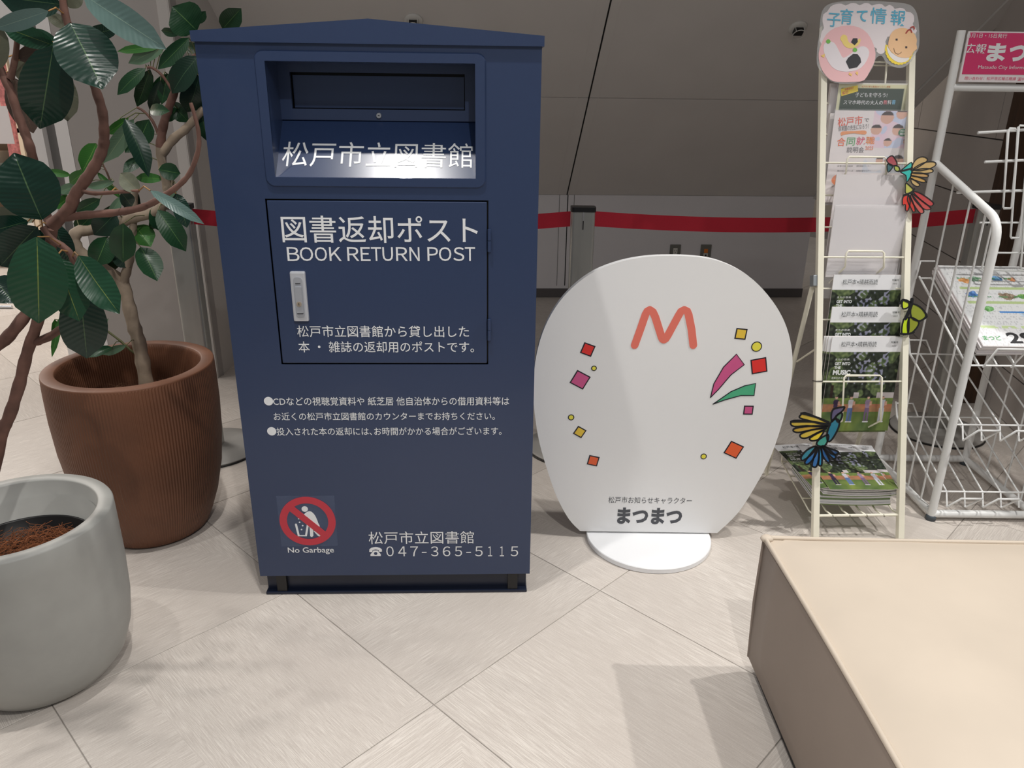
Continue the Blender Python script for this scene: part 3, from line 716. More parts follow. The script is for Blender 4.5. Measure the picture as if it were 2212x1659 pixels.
# ================================================================== STANCHIONS
M_al = mat('brushed_aluminium', (168, 168, 164), .36, metal=.6, var=.06, scale=30, stretch=(1, 1, .05))
HS = .92
tops = [at_h(386, 440, HS), at_h(1260, 446, HS), at_h(2133, 441, HS)]
labs = ['aluminium queue post left of the blue box, behind the ficus', 'aluminium queue post between the blue box and the oval sign', 'aluminium queue post behind the white newspaper rack']
def make_st(label):
    root = thing('queue_post', Matrix.Identity(4), label, 'queue post', 'queue posts with red belts')
    mb = MB(); mb.prism([(0, 0)], 0, 0) if 0 else None
    bm_ = MB(); out = rrect(-.041, .041, -.026, .026, .010, 4); n = len(out)
    vs = [(x, y, .02) for x, y in out] + [(x, y, HS - .014) for x, y in out]
    bm_.add(vs, [(i, (i + 1) % n, (i + 1) % n + n, i + n) for i in range(n)]); bm_.build('post', M_al, root)
    bm_ = MB(); out = rrect(-.043, .043, -.028, .028, .010, 4)
    bm_.add([(x, y, HS - .016) for x, y in out] + [(x, y, HS) for x, y in out], [(i, (i + 1) % n, (i + 1) % n + n, i + n) for i in range(n)] + [tuple(range(n, 2 * n)), tuple(range(n))[::-1]])
    bm_.build('cap', M_black, root)
    bm_ = MB(); bm_.box(-.0015, .0015, -.0285, -.025, HS - .045, HS - .016); bm_.build('clip_slot', M_chrome, root)
    bm_ = MB(); bm_.box(-.0015, .0015, -.0283, -.025, HS - .075, HS - .045); bm_.build('belt_slot', M_black, root)
    bm_ = MB(); bm_.lathe([(.001, 0), (.178, 0), (.18, .003), (.178, .006)], n=56); bm_.build('base_edge', M_black, root)
    bm_ = MB(); bm_.lathe([(.176, .006), (.174, .012), (.12, .018), (.05, .022), (.001, .022)], n=56); bm_.build('base', mat('base_plate', (168, 166, 162), .4, metal=.15), root)
    return root
st0 = make_st(labs[0]); sts = [st0]
for k in (1, 2):
    c = copy_tree(st0); sts.append(c)
for k, s in enumerate(sts):
    s.location = (tops[k].x, tops[k].y, 0); s['label'] = labs[k]
def belt(a, b, za, zb, sag, k, label):
    mb = MB(); n = 24; hb = .052; vs = []; fs = []
    d = (b - a); d.z = 0; L = d.length; d.normalize(); nn = Vector((d.y, -d.x, 0)) * .0006
    for i in range(n + 1):
        t = i / n; p = a.lerp(b, t); z = za + (zb - za) * t - sag * 4 * t * (1 - t)
        for s_ in (1, -1):
            vs += [(p.x + nn.x * s_, p.y + nn.y * s_, z), (p.x + nn.x * s_, p.y + nn.y * s_, z - hb)]
    for i in range(n):
        q = i * 4; fs += [(q, q + 1, q + 5, q + 4), (q + 2, q + 6, q + 7, q + 3), (q, q + 4, q + 6, q + 2), (q + 1, q + 3, q + 7, q + 5)]
    mb.add(vs, fs); o = mb.build('barrier_belt', M_red)
    tag(o, label, 'belt', 'red belts between the queue posts')
def off(p, q, k=.043):
    d = (q - p); d.z = 0; return p + d.normalized() * k
zb_ = at_y(1300, 457, tops[1].y).z
belt(off(tops[0], tops[1]), off(tops[1], tops[0]), zb_, zb_, .03, 0, 'red barrier belt running behind the blue box to the middle queue post')
belt(off(tops[1], tops[2]), off(tops[2], tops[1]), zb_, zb_ + .0, .028, 1, 'long red barrier belt running behind the oval sign and the racks')

# ================================================================== POTS AND PLANTS
VD = R3 @ Vector((0, 0, 1))
def dpt(p): return (Vector(p) - CAMO).dot(VD)
def leaf(base, tip, wd, mt, parent, curl=.1, fold=.15, twist=0.0, tipsharp=1.0, hint=None, ns=8, nt_=6, name='leaf'):
    base = Vector(base); tip = Vector(tip); d = tip - base; L = d.length; d.normalize()
    h = hint if hint is not None else (CAMO - base).normalized()
    nrm = (h - h.dot(d) * d).normalized(); sd = d.cross(nrm)
    if twist:
        q = Matrix.Rotation(twist, 3, d); nrm = q @ nrm; sd = q @ sd
    vs = []; uvs = []; fs = []
    for i in range(ns + 1):
        s = i / ns
        w = (math.sin(PI * min(1, s * .94 + .035))) ** .60 if 0 < s < 1 else (.06 if s == 0 else .015)
        if i == ns - 1: w *= .72
        c = base + d * (L * s) + nrm * (curl * L * (math.sin(PI * s) - .25 * s * s))
        for j in range(nt_ + 1):
            t = -1 + 2 * j / nt_
            vs.append(c + sd * (t * w * wd / 2) + nrm * (fold * wd * .5 * w * (abs(t) ** 1.3)) + nrm * (.012 * wd * math.sin(s * 17 + t * 3)))
            uvs.append((t, s))
    for i in range(ns):
        for j in range(nt_):
            a = i * (nt_ + 1) + j; fs.append((a, a + 1, a + nt_ + 2, a + nt_ + 1))
    inv = WM[parent.name].inverted()
    me = bpy.data.meshes.new(name); me.from_pydata([tuple(inv @ p) for p in vs], [], fs); me.update()
    me.polygons.foreach_set('use_smooth', [True] * len(fs))
    ul = me.uv_layers.new(name='UVMap')
    for lp in me.loops: ul.data[lp.index].uv = uvs[lp.vertex_index]
    me.materials.append(mt); o = bpy.data.objects.new(name, me); C.objects.link(o); o.parent = parent; WM[o.name] = WM[parent.name]
    return o
M_bark = mat('brown_bark', (104, 74, 64), .8, var=.25, scale=35, bump=.6)
M_bark2 = mat('pale_bark', (146, 130, 112), .8, var=.18, scale=30, bump=.5)
M_soil = mat('dark_soil', (58, 42, 32), .95, var=.3, scale=60, bump=.8)
M_fib = mat('coconut_fibre', (150, 92, 58), .9, var=.3, scale=80)
LD = mat_leaf('rubber_leaf_dark', (16, 42, 34), (24, 56, 44), (120, 140, 90), .26, .5)
LG = mat_leaf('rubber_leaf_green', (26, 60, 44), (36, 78, 52), (176, 170, 80), .28, .5)
LP = mat_leaf('rubber_leaf_pale', (84, 108, 104), (104, 128, 122), (150, 170, 150), .25, .3)
LU = mat_leaf('leaf_underside', (92, 98, 80), (112, 112, 96), (130, 120, 90), .55, .2)
LB = mat_leaf('leaf_underside_brown', (82, 66, 60), (100, 84, 74), (120, 96, 70), .6, .2)
FG = mat_leaf('ficus_leaf', (22, 52, 32), (34, 72, 42), (130, 160, 90), .34, .25)
FL = mat_leaf('ficus_leaf_light', (44, 92, 38), (62, 116, 50), (160, 190, 100), .38, .25)
FD = mat_leaf('ficus_leaf_dark', (16, 40, 30), (24, 52, 38), (90, 120, 80), .34, .25)
FS = mat_leaf('ficus_leaf_grey', (84, 112, 88), (104, 130, 104), (150, 165, 120), .45, .2)

def fibres(c, r, z, n, parent, m, name='fibre', hgt=.02):
    mb = MB(); rr = random.Random(n)
    for _ in range(n):
        a = rr.uniform(0, 2 * PI); q = r * math.sqrt(rr.random()) ; p = Vector((c[0] + q * math.cos(a), c[1] + q * math.sin(a), z + rr.uniform(0, hgt)))
        pts = [p]; d = rr.uniform(0, 2 * PI)
        for k in range(4):
            d += rr.uniform(-.9, .9); st = .012
            nx = pts[-1] + Vector((math.cos(d) * st, math.sin(d) * st, rr.uniform(-.004, .006)))
            if (Vector((nx.x - c[0], nx.y - c[1]))).length > r: break
            nx.z = max(z - .002, nx.z); pts.append(nx)
        if len(pts) > 2: mb.tube(pts, .0006, 3, caps=False)
    o = mb.build(name, m, parent, local=False); tag(o, kind='stuff'); return o

# --- brown ribbed pot with ficus
pc = (-1.112, 2.105, 0)
FT = thing('potted_ficus', Matrix.Translation(pc), 'ficus tree with mid-green leaves in a tall brown ribbed pot', 'potted plant')
mb = MB(); prof = [(.14, 0), (.155, .012), (.172, .05), (.193, .11), (.214, .2), (.226, .3), (.231, .4), (.231, .48), (.2295, .531), (.2285, .5345), (.226, .535), (.196, .535), (.193, .533), (.191, .52), (.186, .44), (.18, .35)]
mb.lathe([(.001, 0)] + prof, n=96); pot = mb.build('pot', mat_rib('ribbed_terracotta', (112, 72, 50)), FT)
mb = MB(); mb.lathe([(.001, .405), (.10, .407), (.183, .398)], n=48); mb.build('soil', M_soil, FT)
fibres(pc, .17, .407, 260, FT, mat('dry_fibre', (128, 92, 66), .9), 'fibre', .025)
def ax(P, Y): return [at_y(x, y, Y + (dy if dy else 0)) for (x, y, dy) in P]
branches = []
def branch(pts, r0, r1, Y, m, parent, name='branch', k=3):
    W = [tuple(at_y(p[0], p[1], Y + (p[2] if len(p) > 2 else 0))) for p in pts]
    W = [Vector(p) for p in smooth_open(W, k)]; n = len(W)
    rad = [(r0 + (r1 - r0) * i / (n - 1)) * (1 + .10 * math.sin(i * 2.4)) for i in range(n)]
    mb = MB(); mb.tube(W, r0, 10, radii=rad); mb.build(name, m, parent, local=False)
    branches.extend([(w_, rad[i]) for i, w_ in enumerate(W)]); return W
YT = 2.10
branch([(320, 855, .0), (317, 832, .0), (308, 780), (299, 735), (288, 700), (276, 650), (264, 606)], .021, .017, YT, M_bark2, FT, 'trunk')
branch([(266, 615), (272, 590), (280, 560), (287, 500), (290, 450, .02), (292, 400, .04)], .014, .008, YT, M_bark2, FT)
branch([(268, 625), (252, 600), (215, 575, -.03), (176, 548, -.05), (160, 520, -.05), (168, 500, -.04), (192, 498, -.02), (255, 482), (290, 470), (330, 460), (362, 432), (360, 395), (350, 350), (346, 315)], .017, .012, YT, M_bark2, FT)
branch([(346, 318), (352, 275), (362, 240), (375, 205), (388, 170), (405, 140), (425, 120)], .012, .008, YT, M_bark, FT)
branch([(350, 332), (375, 300), (400, 280), (420, 258), (440, 235)], .0125, .009, YT, M_bark2, FT)
branch([(362, 432), (372, 410), (372, 375)], .006, .004, YT, M_bark2, FT)
branch([(318, 768), (290, 762), (262, 738), (233, 716)], .004, .003, YT, mat('green_stem', (96, 98, 62), .6), FT)
branch([(375, 200), (352, 165), (330, 147), (318, 146)], .004, .003, YT, M_bark, FT)
branch([(240, 398), (232, 375), (222, 355)], .003, .002, YT, M_bark, FT)
branch([(346, 300), (330, 262), (310, 240), (296, 232)], .004, .003, YT, M_bark, FT)
fic = [
 (425, 66, 372, 14, 74, FG, 0), (425, 50, 444, 24, 18, FG, .05), (481, 62, 521, 18, 40, FG, .1), (388, 72, 348, 66, 17, FG, .03), (344, 103, 252, 111, 16, FL, 0), (356, 100, 277, 137, 27, FS, 0),
 (408, 82, 341, 150, 30, FG, -.03), (330, 84, 295, 91, 15, FS, .05), (314, 148, 253, 205, 28, FG, 0), (324, 150, 296, 231, 30, FG, .02), (347, 174, 324, 240, 24, FD, 0), (362, 160, 349, 226, 24, FG, .02),
 (428, 122, 371, 202, 48, FD, -.03), (430, 165, 404, 243, 52, FD, 0), (424, 128, 404, 196, 40, FG, .04), (434, 240, 449, 306, 28, FG, .02), (372, 224, 408, 264, 32, FG, .05), (324, 238, 366, 240, 24, FG, -.03),
 (270, 257, 322, 382, 40, FD, -.10), (298, 312, 322, 258, 42, FG, 0), (230, 288, 278, 254, 22, FL, -.05), (288, 258, 224, 352, 34, FS, -.04), (208, 310, 178, 370, 42, FL, 0), (306, 344, 266, 372, 24, FG, 0),
 (343, 366, 390, 375, 34, FG, -.04), (352, 386, 292, 384, 20, FL, 0), (186, 370, 150, 396, 24, FL, -.05), (152, 378, 98, 370, 15, FL, -.02), (178, 398, 122, 416, 20, FS, 0), (150, 424, 116, 450, 24, FL, .02),
 (216, 430, 163, 457, 26, FG, -.03), (335, 444, 348, 500, 40, FG, 0), (341, 454, 402, 543, 44, FG, -.05), (200, 464, 163, 500, 32, FG, 0), (250, 460, 203, 508, 46, FD, -.03), (266, 483, 266, 567, 50, FG, -.12),
 (292, 488, 326, 533, 46, FL, .02), (304, 534, 340, 607, 48, FG, -.05), (232, 512, 206, 575, 48, FG, -.04), (196, 536, 252, 520, 30, FL, -.02), (222, 540, 238, 592, 52, FG, 0), (250, 540, 282, 578, 36, FD, 0),
 (132, 682, 112, 772, 13, FL, 0), (118, 690, 122, 740, 16, FL, 0), (272, 746, 221, 766, 16, FS, -.05), (216, 712, 234, 688, 10, FS, -.02), (242, 750, 190, 772, 18, FG, -.05), (246, 392, 186, 404, 16, FS, -.03),
 (210, 372, 262, 430, 14, FL, .02), (262, 425, 232, 470, 18, FS, -.02), (380, 398, 355, 440, 18, FS, -.04), (360, 470, 320, 492, 20, FG, 0), (330, 190, 372, 160, 20, FG, .05), (395, 100, 440, 108, 22, FG, .05),
 (385, 235, 352, 262, 20, FG, .04), (415, 190, 440, 150, 26, FD, .06), (270, 470, 300, 420, 26, FD, .06), (222, 470, 262, 440, 26, FG, .05), (176, 470, 200, 430, 22, FG, .05), (300, 300, 270, 330, 22, FG, .05), (240, 330, 262, 300, 22, FG, .06)]
ZP = 2.2 / F
r2 = random.Random(3)
for (x0, y0, x1, y1, wpx, mt, dy) in fic:
    b_ = at_y(x0, y0, YT + dy); e_ = at_y(x1, y1, YT + dy + r2.uniform(-.05, .03))
    leaf(b_, e_, wpx * dpt((b_ + e_) / 2) / F * 1.08, mt, FT, r2.uniform(.02, .10), r2.uniform(.1, .3), r2.uniform(-.35, .35))
def petioles(data, Y, parent, m, zp, lim):
    for q in data:
        mb = MB()
        b_ = at_y(q[0], q[1], Y + q[6]); best = min(branches, key=lambda w_: (w_[0] - b_).length)
        if .004 < (best[0] - b_).length < lim:
            mid = (best[0] + b_) / 2 + Vector((0, 0, .008)); mb.tube([best[0], mid, b_], .0013, 5, caps=False)
            mb.build('leaf_stalk', m, parent, local=False)
petioles(fic, YT, FT, mat('green_stem', (96, 98, 62), .6), ZP, .16)

# --- grey round pot with the rubber tree
gc = (-1.085, 1.455, 0)
RT = thing('potted_rubber_tree', Matrix.Translation(gc), 'rubber tree with large dark glossy leaves in a round pale grey pot', 'potted plant')
mb = MB(); gp_ = [(.001, 0), (.125, 0), (.145, .010), (.172, .045), (.190, .10), (.199, .17), (.202, .26), (.201, .36), (.200, .408), (.197, .413), (.170, .413), (.167, .410), (.166, .375), (.160, .372), (.157, .24)]
mb.lathe(gp_, n=96); pot2 = mb.build('pot', mat('grey_stoneware', (156, 156, 152), .5, var=.05, scale=14, bump=.06), RT); tag(pot2, 'round grey stoneware pot')
mb = MB(); mb.lathe([(.146, .25), (.147, .325), (.150, .328), (.152, .325), (.152, .25)], n=64); mb.build('nursery_liner', M_black, RT)
mb = MB(); mb.lathe([(.001, .295), (.10, .288), (.146, .272)], n=48); mb.build('soil', M_soil, RT)
fibres(gc, .135, .285, 1500, RT, M_fib, 'fibre', .03)
branches.clear(); YR = 1.42
# main stems rise from the soil at the left, outside the picture
t0 = Vector((gc[0] - .10, gc[1] + .02, .27))
def stem(pts, r0, r1, name='trunk'):
    W = [Vector(p) for p in smooth_open([tuple(p) for p in pts], 4)]; n = len(W)
    rad = [(r0 + (r1 - r0) * i / (n - 1)) * (1 + .08 * math.sin(i * 2.1)) for i in range(n)]
    mb = MB(); mb.tube(W, r0, 12, radii=rad); mb.build(name, M_bark, RT, local=False); branches.extend([(w_, rad[i]) for i, w_ in enumerate(W)])
lo = at_y(2, 945, YR); 
stem([t0, Vector((-1.13, 1.44, .42)), lo, at_y(20, 900, YR), at_y(42, 830, YR), at_y(58, 765, YR), at_y(80, 700, YR), at_y(95, 640, YR)], .013, .010)
stem([at_y(78, 738, YR), at_y(105, 728, YR), at_y(135, 708, YR)], .0085, .007, 'branch')
stem([t0 + Vector((-.03, 0, 0)), Vector((-1.27, 1.42, .55)), at_y(-30, 770, YR), at_y(10, 735, YR), at_y(48, 690, YR), at_y(80, 640, YR + .05), at_y(105, 560, YR + .05), at_y(112, 490, YR + .02)], .013, .010)
stem([at_y(112, 488, YR), at_y(150, 450, YR), at_y(160, 425, YR), at_y(180, 395, YR), at_y(205, 358, YR), at_y(222, 320, YR), at_y(225, 290, YR), at_y(221, 240, YR), at_y(206, 192, YR), at_y(185, 130, YR), at_y(150, 60, YR), at_y(136, 5, YR), at_y(132, -60, YR)], .0115, .0055, 'branch')
stem([at_y(140, 470, YR), at_y(190, 464, YR), at_y(250, 459, YR), at_y(300, 450, YR), at_y(335, 435, YR), at_y(365, 416, YR), at_y(392, 395, YR), at_y(412, 370, YR), at_y(428, 325, YR), at_y(429, 288, YR), at_y(422, 255, YR), at_y(412, 222, YR)], .0075, .003, 'branch')
stem([at_y(-30, 80, YR), at_y(0, 150, YR), at_y(22, 195, YR), at_y(38, 245, YR), at_y(55, 290, YR), at_y(68, 330, YR), at_y(80, 390, YR + .03), at_y(95, 450, YR + .04), at_y(112, 490, YR + .02)], .0065, .009, 'branch')
stem([at_y(22, 170, YR), at_y(32, 130, YR), at_y(38, 80, YR)], .006, .004, 'branch')
stem([at_y(92, 490, YR - .05), at_y(110, 515, YR - .05), at_y(140, 535, YR - .05), at_y(156, 555, YR - .05), at_y(166, 590, YR - .05), at_y(178, 622, YR - .05)], .0055, .006, 'branch')
stem([at_y(175, 412, YR), at_y(205, 418, YR - .02), at_y(250, 415, YR - .03), at_y(300, 412, YR - .03)], .004, .003, 'branch')
rub = [
 (152, 50, 222, 193, 116, LD, -.08), (115, 100, 86, 279, 98, LD, -.05), (180, -12, 359, 106, 62, LP, -.12), (104, 24, -12, 62, 36, LP, -.05), (118, 99, 2, 56, 42, LG, 0), (120, 99, 34, 128, 36, LB, .03),
 (128, 150, 146, 262, 54, LU, .06), (186, 78, 256, 60, 30, LD, .04), (90, 474, 30, 330, 118, LD, -.10), (80, 512, 84, 699, 108, LG, -.16), (120, 556, 172, 694, 74, LG, -.10), (172, 620, 188, 775, 88, LD, -.04),
 (170, 553, 258, 678, 64, LG, -.10), (80, 490, 0, 575, 78, LD, .0), (60, 478, -45, 505, 50, LD, .04), (112, 480, 152, 572, 44, LD, .05), (28, 168, 72, 288, 58, LB, .05), (-8, 150, 4, 58, 34, LU, -.02),
 (262, 416, 285, 446, 30, LD, 0), (300, 414, 260, 374, 36, LU, -.03), (325, 412, 441, 484, 24, LP, -.05), (380, 418, 404, 492, 34, LD, .02), (-14, 600, 30, 655, 66, LD, 0), (-12, 485, 40, 460, 52, LU, .05),
 (132, 10, -5, -8, 66, LD, .02), (136, 8, 172, -22, 44, LU, .03), (62, 128, 46, 178, 38, LU, .08), (126, 96, 60, 68, 30, LG, .05), (70, 480, 10, 440, 40, LU, .06), (110, 450, 70, 462, 24, LU, .03), (104, 500, 60, 540, 36, LD, .05), (150, 60, 100, 30, 26, LU, .06)]
ZR = 1.52 / F
for k, (x0, y0, x1, y1, wpx, mt, dy) in enumerate(rub):
    b_ = at_y(x0, y0, YR + dy); e_ = at_y(x1, y1, YR + dy + r2.uniform(-.03, .02))
    leaf(b_, e_, wpx * dpt((b_ + e_) / 2) / F * 1.05, mt, RT, r2.uniform(.02, .07), r2.uniform(.10, .22), r2.uniform(-.2, .2), ns=10, nt_=8)
petioles(rub, YR, RT, mat('yellow_stalk', (150, 112, 66), .5), ZR, .12)

# ================================================================== LEAFLET RACK
ro = at_h(1850, 1168); ro = Vector(((at_h(1850, 1168)).x, 2.05, 0))
lean = -math.radians(17.6); rackF = frame(ro, math.radians(2.5), lean); rp = Plane(rackF)
rack = thing('leaflet_rack', rackF, 'narrow cream metal easel rack of leaflet pockets, next to the oval sign', 'display rack')
bx0 = rp.uv(1763, 1050)[0]; bx1 = rp.uv(1947, 1050)[0]
tx0 = rp.uv(1777, 200)[0]; tx1 = rp.uv(1966, 200)[0]
zt = rp.uv(1870, 60)[1]
xl = lambda z: bx0 + (tx0 - bx0) * z / 1.35
xr_ = lambda z: bx1 + (tx1 - bx1) * z / 1.35
for fn in (xl, xr_):
    mb = MB(); a, b = fn(0), fn(zt); hw_ = .009
    vs = [(p + dx, dy, z) for (p, z) in ((a, 0), (b, zt)) for dx, dy in ((-hw_, -.009), (hw_, -.009), (hw_, .009), (-hw_, .009))]
    mb.add(vs, [(0, 1, 5, 4), (1, 2, 6, 5), (2, 3, 7, 6), (3, 0, 4, 7), (4, 5, 6, 7), (3, 2, 1, 0)]); mb.build('upright', M_cream, rack)
# wire rails and pocket hoops
for (yp, hoop) in ((353, (1828, 1912, 340)), (556, (1826, 1907, 543)), (824, (1821, 1902, 811))):
    z = rp.uv(1865, yp)[1]; mb = MB(); mb.tube([(xl(z), -.004, z), (xr_(z), -.004, z)], .0028, 8); mb.build('rail', M_cream, rack)
    a = rp.uv(hoop[0], hoop[2]); b = rp.uv(hoop[1], hoop[2]); mb = MB(); r_ = .006; lg = .12 if yp > 800 else .03
    mb.tube([(a[0] - .002, .10, z - .04 - lg), (a[0] - .002, -.004, z - lg), (a[0], -.008, a[1] - r_), (a[0] + r_, -.008, a[1]), (b[0] - r_, -.008, a[1]), (b[0], -.008, a[1] - r_), (b[0] + .002, -.004, z - lg), (b[0] + .002, .10, z - .04 - lg)], .0026, 8); mb.build('pocket_wire', M_cream, rack)
for yp in (133, 218, 286, 418, 488, 622, 690, 757):
    z = rp.uv(1865, yp)[1]; mb = MB(); mb.tube([(xl(z), .006, z), (xl(z) + .03, .03, z), (xr_(z) - .03, .03, z), (xr_(z), .006, z)], .0022, 8); mb.build('rail', M_cream, rack)
a = rp.uv(1862, 133); b = rp.uv(1917, 133); c = rp.uv(1913, 185)
mb = MB(); mb.tube([(a[0] - .08, .004, a[1]), (b[0] - .004, .004, b[1]), (b[0], .004, b[1] - .004), (c[0], .004, c[1])], .0026, 8); mb.build('pocket_wire', M_cream, rack)
# back legs with hinges and brace, in world coordinates
for s_, x0p, x1p in ((-1, 1759, 1660), (1, None, None)):
    hz = .80
    if s_ < 0: top_l = Vector((xl(hz) - .012, .014, hz)); 
    else: top_l = Vector((xr_(hz) + .004, .014, hz))
    tw = rackF @ top_l; foot = at_h(1655, 1025) if s_ < 0 else Vector((tw.x + .03, at_h(1655, 1025).y, 0))
    mb = MB(); mb.tube([tw, foot], .0075, 10); mb.build('back_leg', M_cream, rack, local=False)
    mb = MB(); mb.box(top_l.x - .009, top_l.x + .009, -.006, .022, hz - .014, hz + .02, .003); mb.build('hinge', mat('grey_bracket', (150, 156, 160), .4, metal=.3), rack)
pA = rackF @ Vector((xl(.62), .006, .60)); 
mb = MB(); mb.tube([at_y(1722, 781, pA.y + .12), pA], .003, 8); mb.build('brace', M_cream, rack, local=False)
# bottom wire shelf reaching back
zs = rp.uv(1855, 1113)[1]
S_ = []
fr = rackF @ Vector((xl(zs), 0, zs)); fr2 = rackF @ Vector((xr_(zs), 0, zs)); hS = fr.z
mb = MB(); mb.tube([fr, fr2], .0045, 8); bk1 = fr + Vector((0, .33, .02)); bk2 = fr2 + Vector((0, .33, .02))
mb.build('shelf_rail', M_cream, rack, local=False)
mb = MB()
for k in range(6):
    t = k / 5; p = fr.lerp(fr2, t); q = bk1.lerp(bk2, t)
    mb.tube([p + Vector((0, 0, .022 if k in (0, 5) else .002)), p + Vector((0, -.006, .0)), p + Vector((0, .05, -.012)), q], .0026, 6)
mb.tube([bk1, bk2], .003, 6); mb.tube([fr + Vector((0, .12, -.006)), fr2 + Vector((0, .12, -.006))], .0026, 6); mb.tube([fr + Vector((0, .24, .01)), fr2 + Vector((0, .24, .01))], .0026, 6)
mb.tube([bk1 + Vector((0, 0, 0)), bk1 + Vector((0, .0, .06)), bk1 + Vector((.05, 0, .06))], .0026, 6)
mb.build('wire_shelf', M_cream, rack, local=False)
# thread tied to the upright
mb = MB(); z = rp.uv(1760, 823)[1]; mb.tube([(xl(z) - .0105, -.0105, z), (xl(z) + .0105, -.0105, z), (xl(z) + .0105, .0105, z), (xl(z) - .0105, .0105, z), (xl(z) - .0105, -.0105, z)], .0012, 6); mb.build('thread', M_black, rack)

# --- header card (laminated drawing)
hc = thing('header_card', rackF @ Matrix.Translation((0, -.016, 0)), 'laminated childcare header card with hen and baby drawings atop the leaflet rack', 'sign')
hp = Plane(WM[hc.name]); q1 = lambda x, y: (1700 + x / 4.148, y / 4.148); HP = lambda pts: hp.poly([q1(*p) for p in pts])
film = [(300, 170), (320, 90), (370, 40), (480, 14), (700, 8), (950, 18), (1090, 40), (1150, 90), (1180, 200), (1186, 400), (1150, 490), (1100, 560), (1040, 605), (960, 600), (890, 560), (850, 500), (800, 520), (770, 600), (700, 700), (600, 745), (430, 740), (350, 690), (290, 620), (268, 560), (272, 430), (290, 300)]
mb = MB(); mb.prism(smooth_closed(HP(film), 3), 0, .0006); mb.build('film', mat('laminate_film', (235, 236, 238), .12, alpha=.22, spec=.6), hc)
cl = [(330, 250), (318, 190), (325, 130), (360, 105), (390, 60), (440, 36), (490, 34), (525, 50), (570, 30), (620, 32), (650, 48), (690, 30), (735, 32), (760, 50), (800, 38), (850, 38), (878, 62), (915, 44), (950, 60), (965, 80), (1010, 70), (1050, 80), (1068, 105), (1105, 110), (1135, 140), (1138, 190), (1125, 215), (1145, 250), (1150, 300), (900, 330), (890, 420), (870, 470), (835, 485), (800, 460), (780, 420), (500, 420), (310, 400), (302, 330), (312, 280)]
def lay(pts, rgb, d, nm, parent=hc, sm=2, key=None):
    mb = MB(); q = HP(pts); q = smooth_closed(q, sm) if sm > 1 else q
    mb.prism(q, -d, -d + .0004); return mb.build(nm, mat(key or nm + '_paper_%d_%d_%d' % rgb, rgb, .45, coat=.3), parent)
lay(cl, (238, 228, 230), .0005, 'cloud')
pk = lay([(540, 230), (640, 245), (720, 300), (770, 390), (792, 480), (780, 560), (740, 640), (690, 720), (600, 735), (450, 735), (380, 710), (320, 640), (290, 560), (283, 480), (305, 400), (350, 310), (430, 250)], (246, 196, 198), .0010, 'pink_disc')
hen = lay([(330, 400), (370, 372), (420, 385), (450, 430), (480, 490), (505, 520), (560, 490), (610, 450), (660, 418), (710, 425), (735, 470), (715, 540), (660, 610), (580, 640), (480, 640), (400, 600), (350, 520), (328, 460)], (240, 232, 236), .0015, 'hen')
lay([(525, 555), (545, 520), (590, 485), (630, 488), (655, 520), (662, 560), (625, 605), (555, 618)], (48, 48, 54), .0020, 'wing', sm=1)
chk = lay([(475, 345), (500, 312), (535, 325), (545, 370), (580, 395), (620, 370), (655, 345), (650, 390), (610, 425), (560, 435), (515, 415), (490, 375)], (250, 222, 130), .0015, 'chick')
lay([(572, 378), (590, 345), (628, 345), (632, 378), (603, 408)], (48, 48, 54), .0020, 'chick_wing', sm=1)
for (x, y) in ((368, 374), (607, 450)): lay([(x - 20, y), (x - 12, y - 17), (x + 8, y - 18), (x + 20, y), (x + 8, y + 17), (x - 12, y + 16)], (120, 196, 82), .0022, 'green_dot')
lay([(300, 500), (338, 485), (330, 520)], (250, 214, 120), .0020, 'beak', sm=1)
lay([(548, 668), (560, 650), (572, 668), (585, 652), (575, 684)], (250, 206, 120), .0020, 'foot', sm=1)
lay([(610, 655), (625, 640), (636, 655), (630, 678)], (250, 206, 120), .0020, 'foot', sm=1)
bib = []
for k in range(26):
    a = PI * (.02 + .96 * k / 25); rr = 1.0 + .05 * (k % 2); bib.append((1005 + 125 * rr * math.cos(a), 440 + 138 * rr * math.sin(a)))
bb = lay([(883, 400)] + bib[::-1] + [(1120, 500)], (250, 222, 70), .0015, 'bib', sm=1)
lay([(893, 410), (930, 470), (1010, 515), (1095, 520), (1060, 555), (990, 560), (930, 520), (900, 470)], (242, 236, 232), .0020, 'bib_collar')
fc = lay([(905, 380), (925, 310), (965, 268), (1030, 252), (1095, 270), (1140, 310), (1160, 360), (1155, 400), (1162, 440), (1125, 470), (1110, 505), (1060, 522), (990, 510), (930, 465), (905, 425)], (246, 200, 152), .0025, 'baby_face')
def mark(pts, wd, rgb, d, nm):
    mb = MB(); stroke(mb, smooth_open(HP(pts), 4), wd, -d, -d + .0003); return mb.build(nm, mat('mark_%d_%d_%d' % rgb, rgb, .5), hc)
for (x, y) in ((978, 358), (1064, 427)): lay([(x - 9, y - 8), (x + 8, y - 9), (x + 9, y + 8), (x - 8, y + 9)], (60, 46, 54), .0030, 'eye', sm=1)
mark([(952, 435), (965, 475), (995, 488), (1022, 470)], .0011, (90, 62, 56), .0031, 'smile')
mark([(1062, 300), (1080, 276), (1102, 270), (1112, 292)], .0042, (176, 66, 56), .0031, 'hair_curl'); mark([(1104, 250), (1130, 242), (1136, 262)], .0036, (176, 66, 56), .0031, 'hair_curl')
M_sky = mat('light_blue_marker', (96, 184, 214), .45, coat=.3)
for ch, bx in (('子', (358, 118, 480, 242)), ('育', (475, 82, 590, 220)), ('て', (622, 95, 718, 195)), ('情', (745, 72, 890, 215)), ('報', (928, 92, 1062, 232))):
    a = q1(bx[0], bx[1]); b = q1(bx[2], bx[3]); ptext(hp, ch, (a[0], a[1], b[0], b[1]), M_sky, hc, -.0016, .022, rot=-.04)

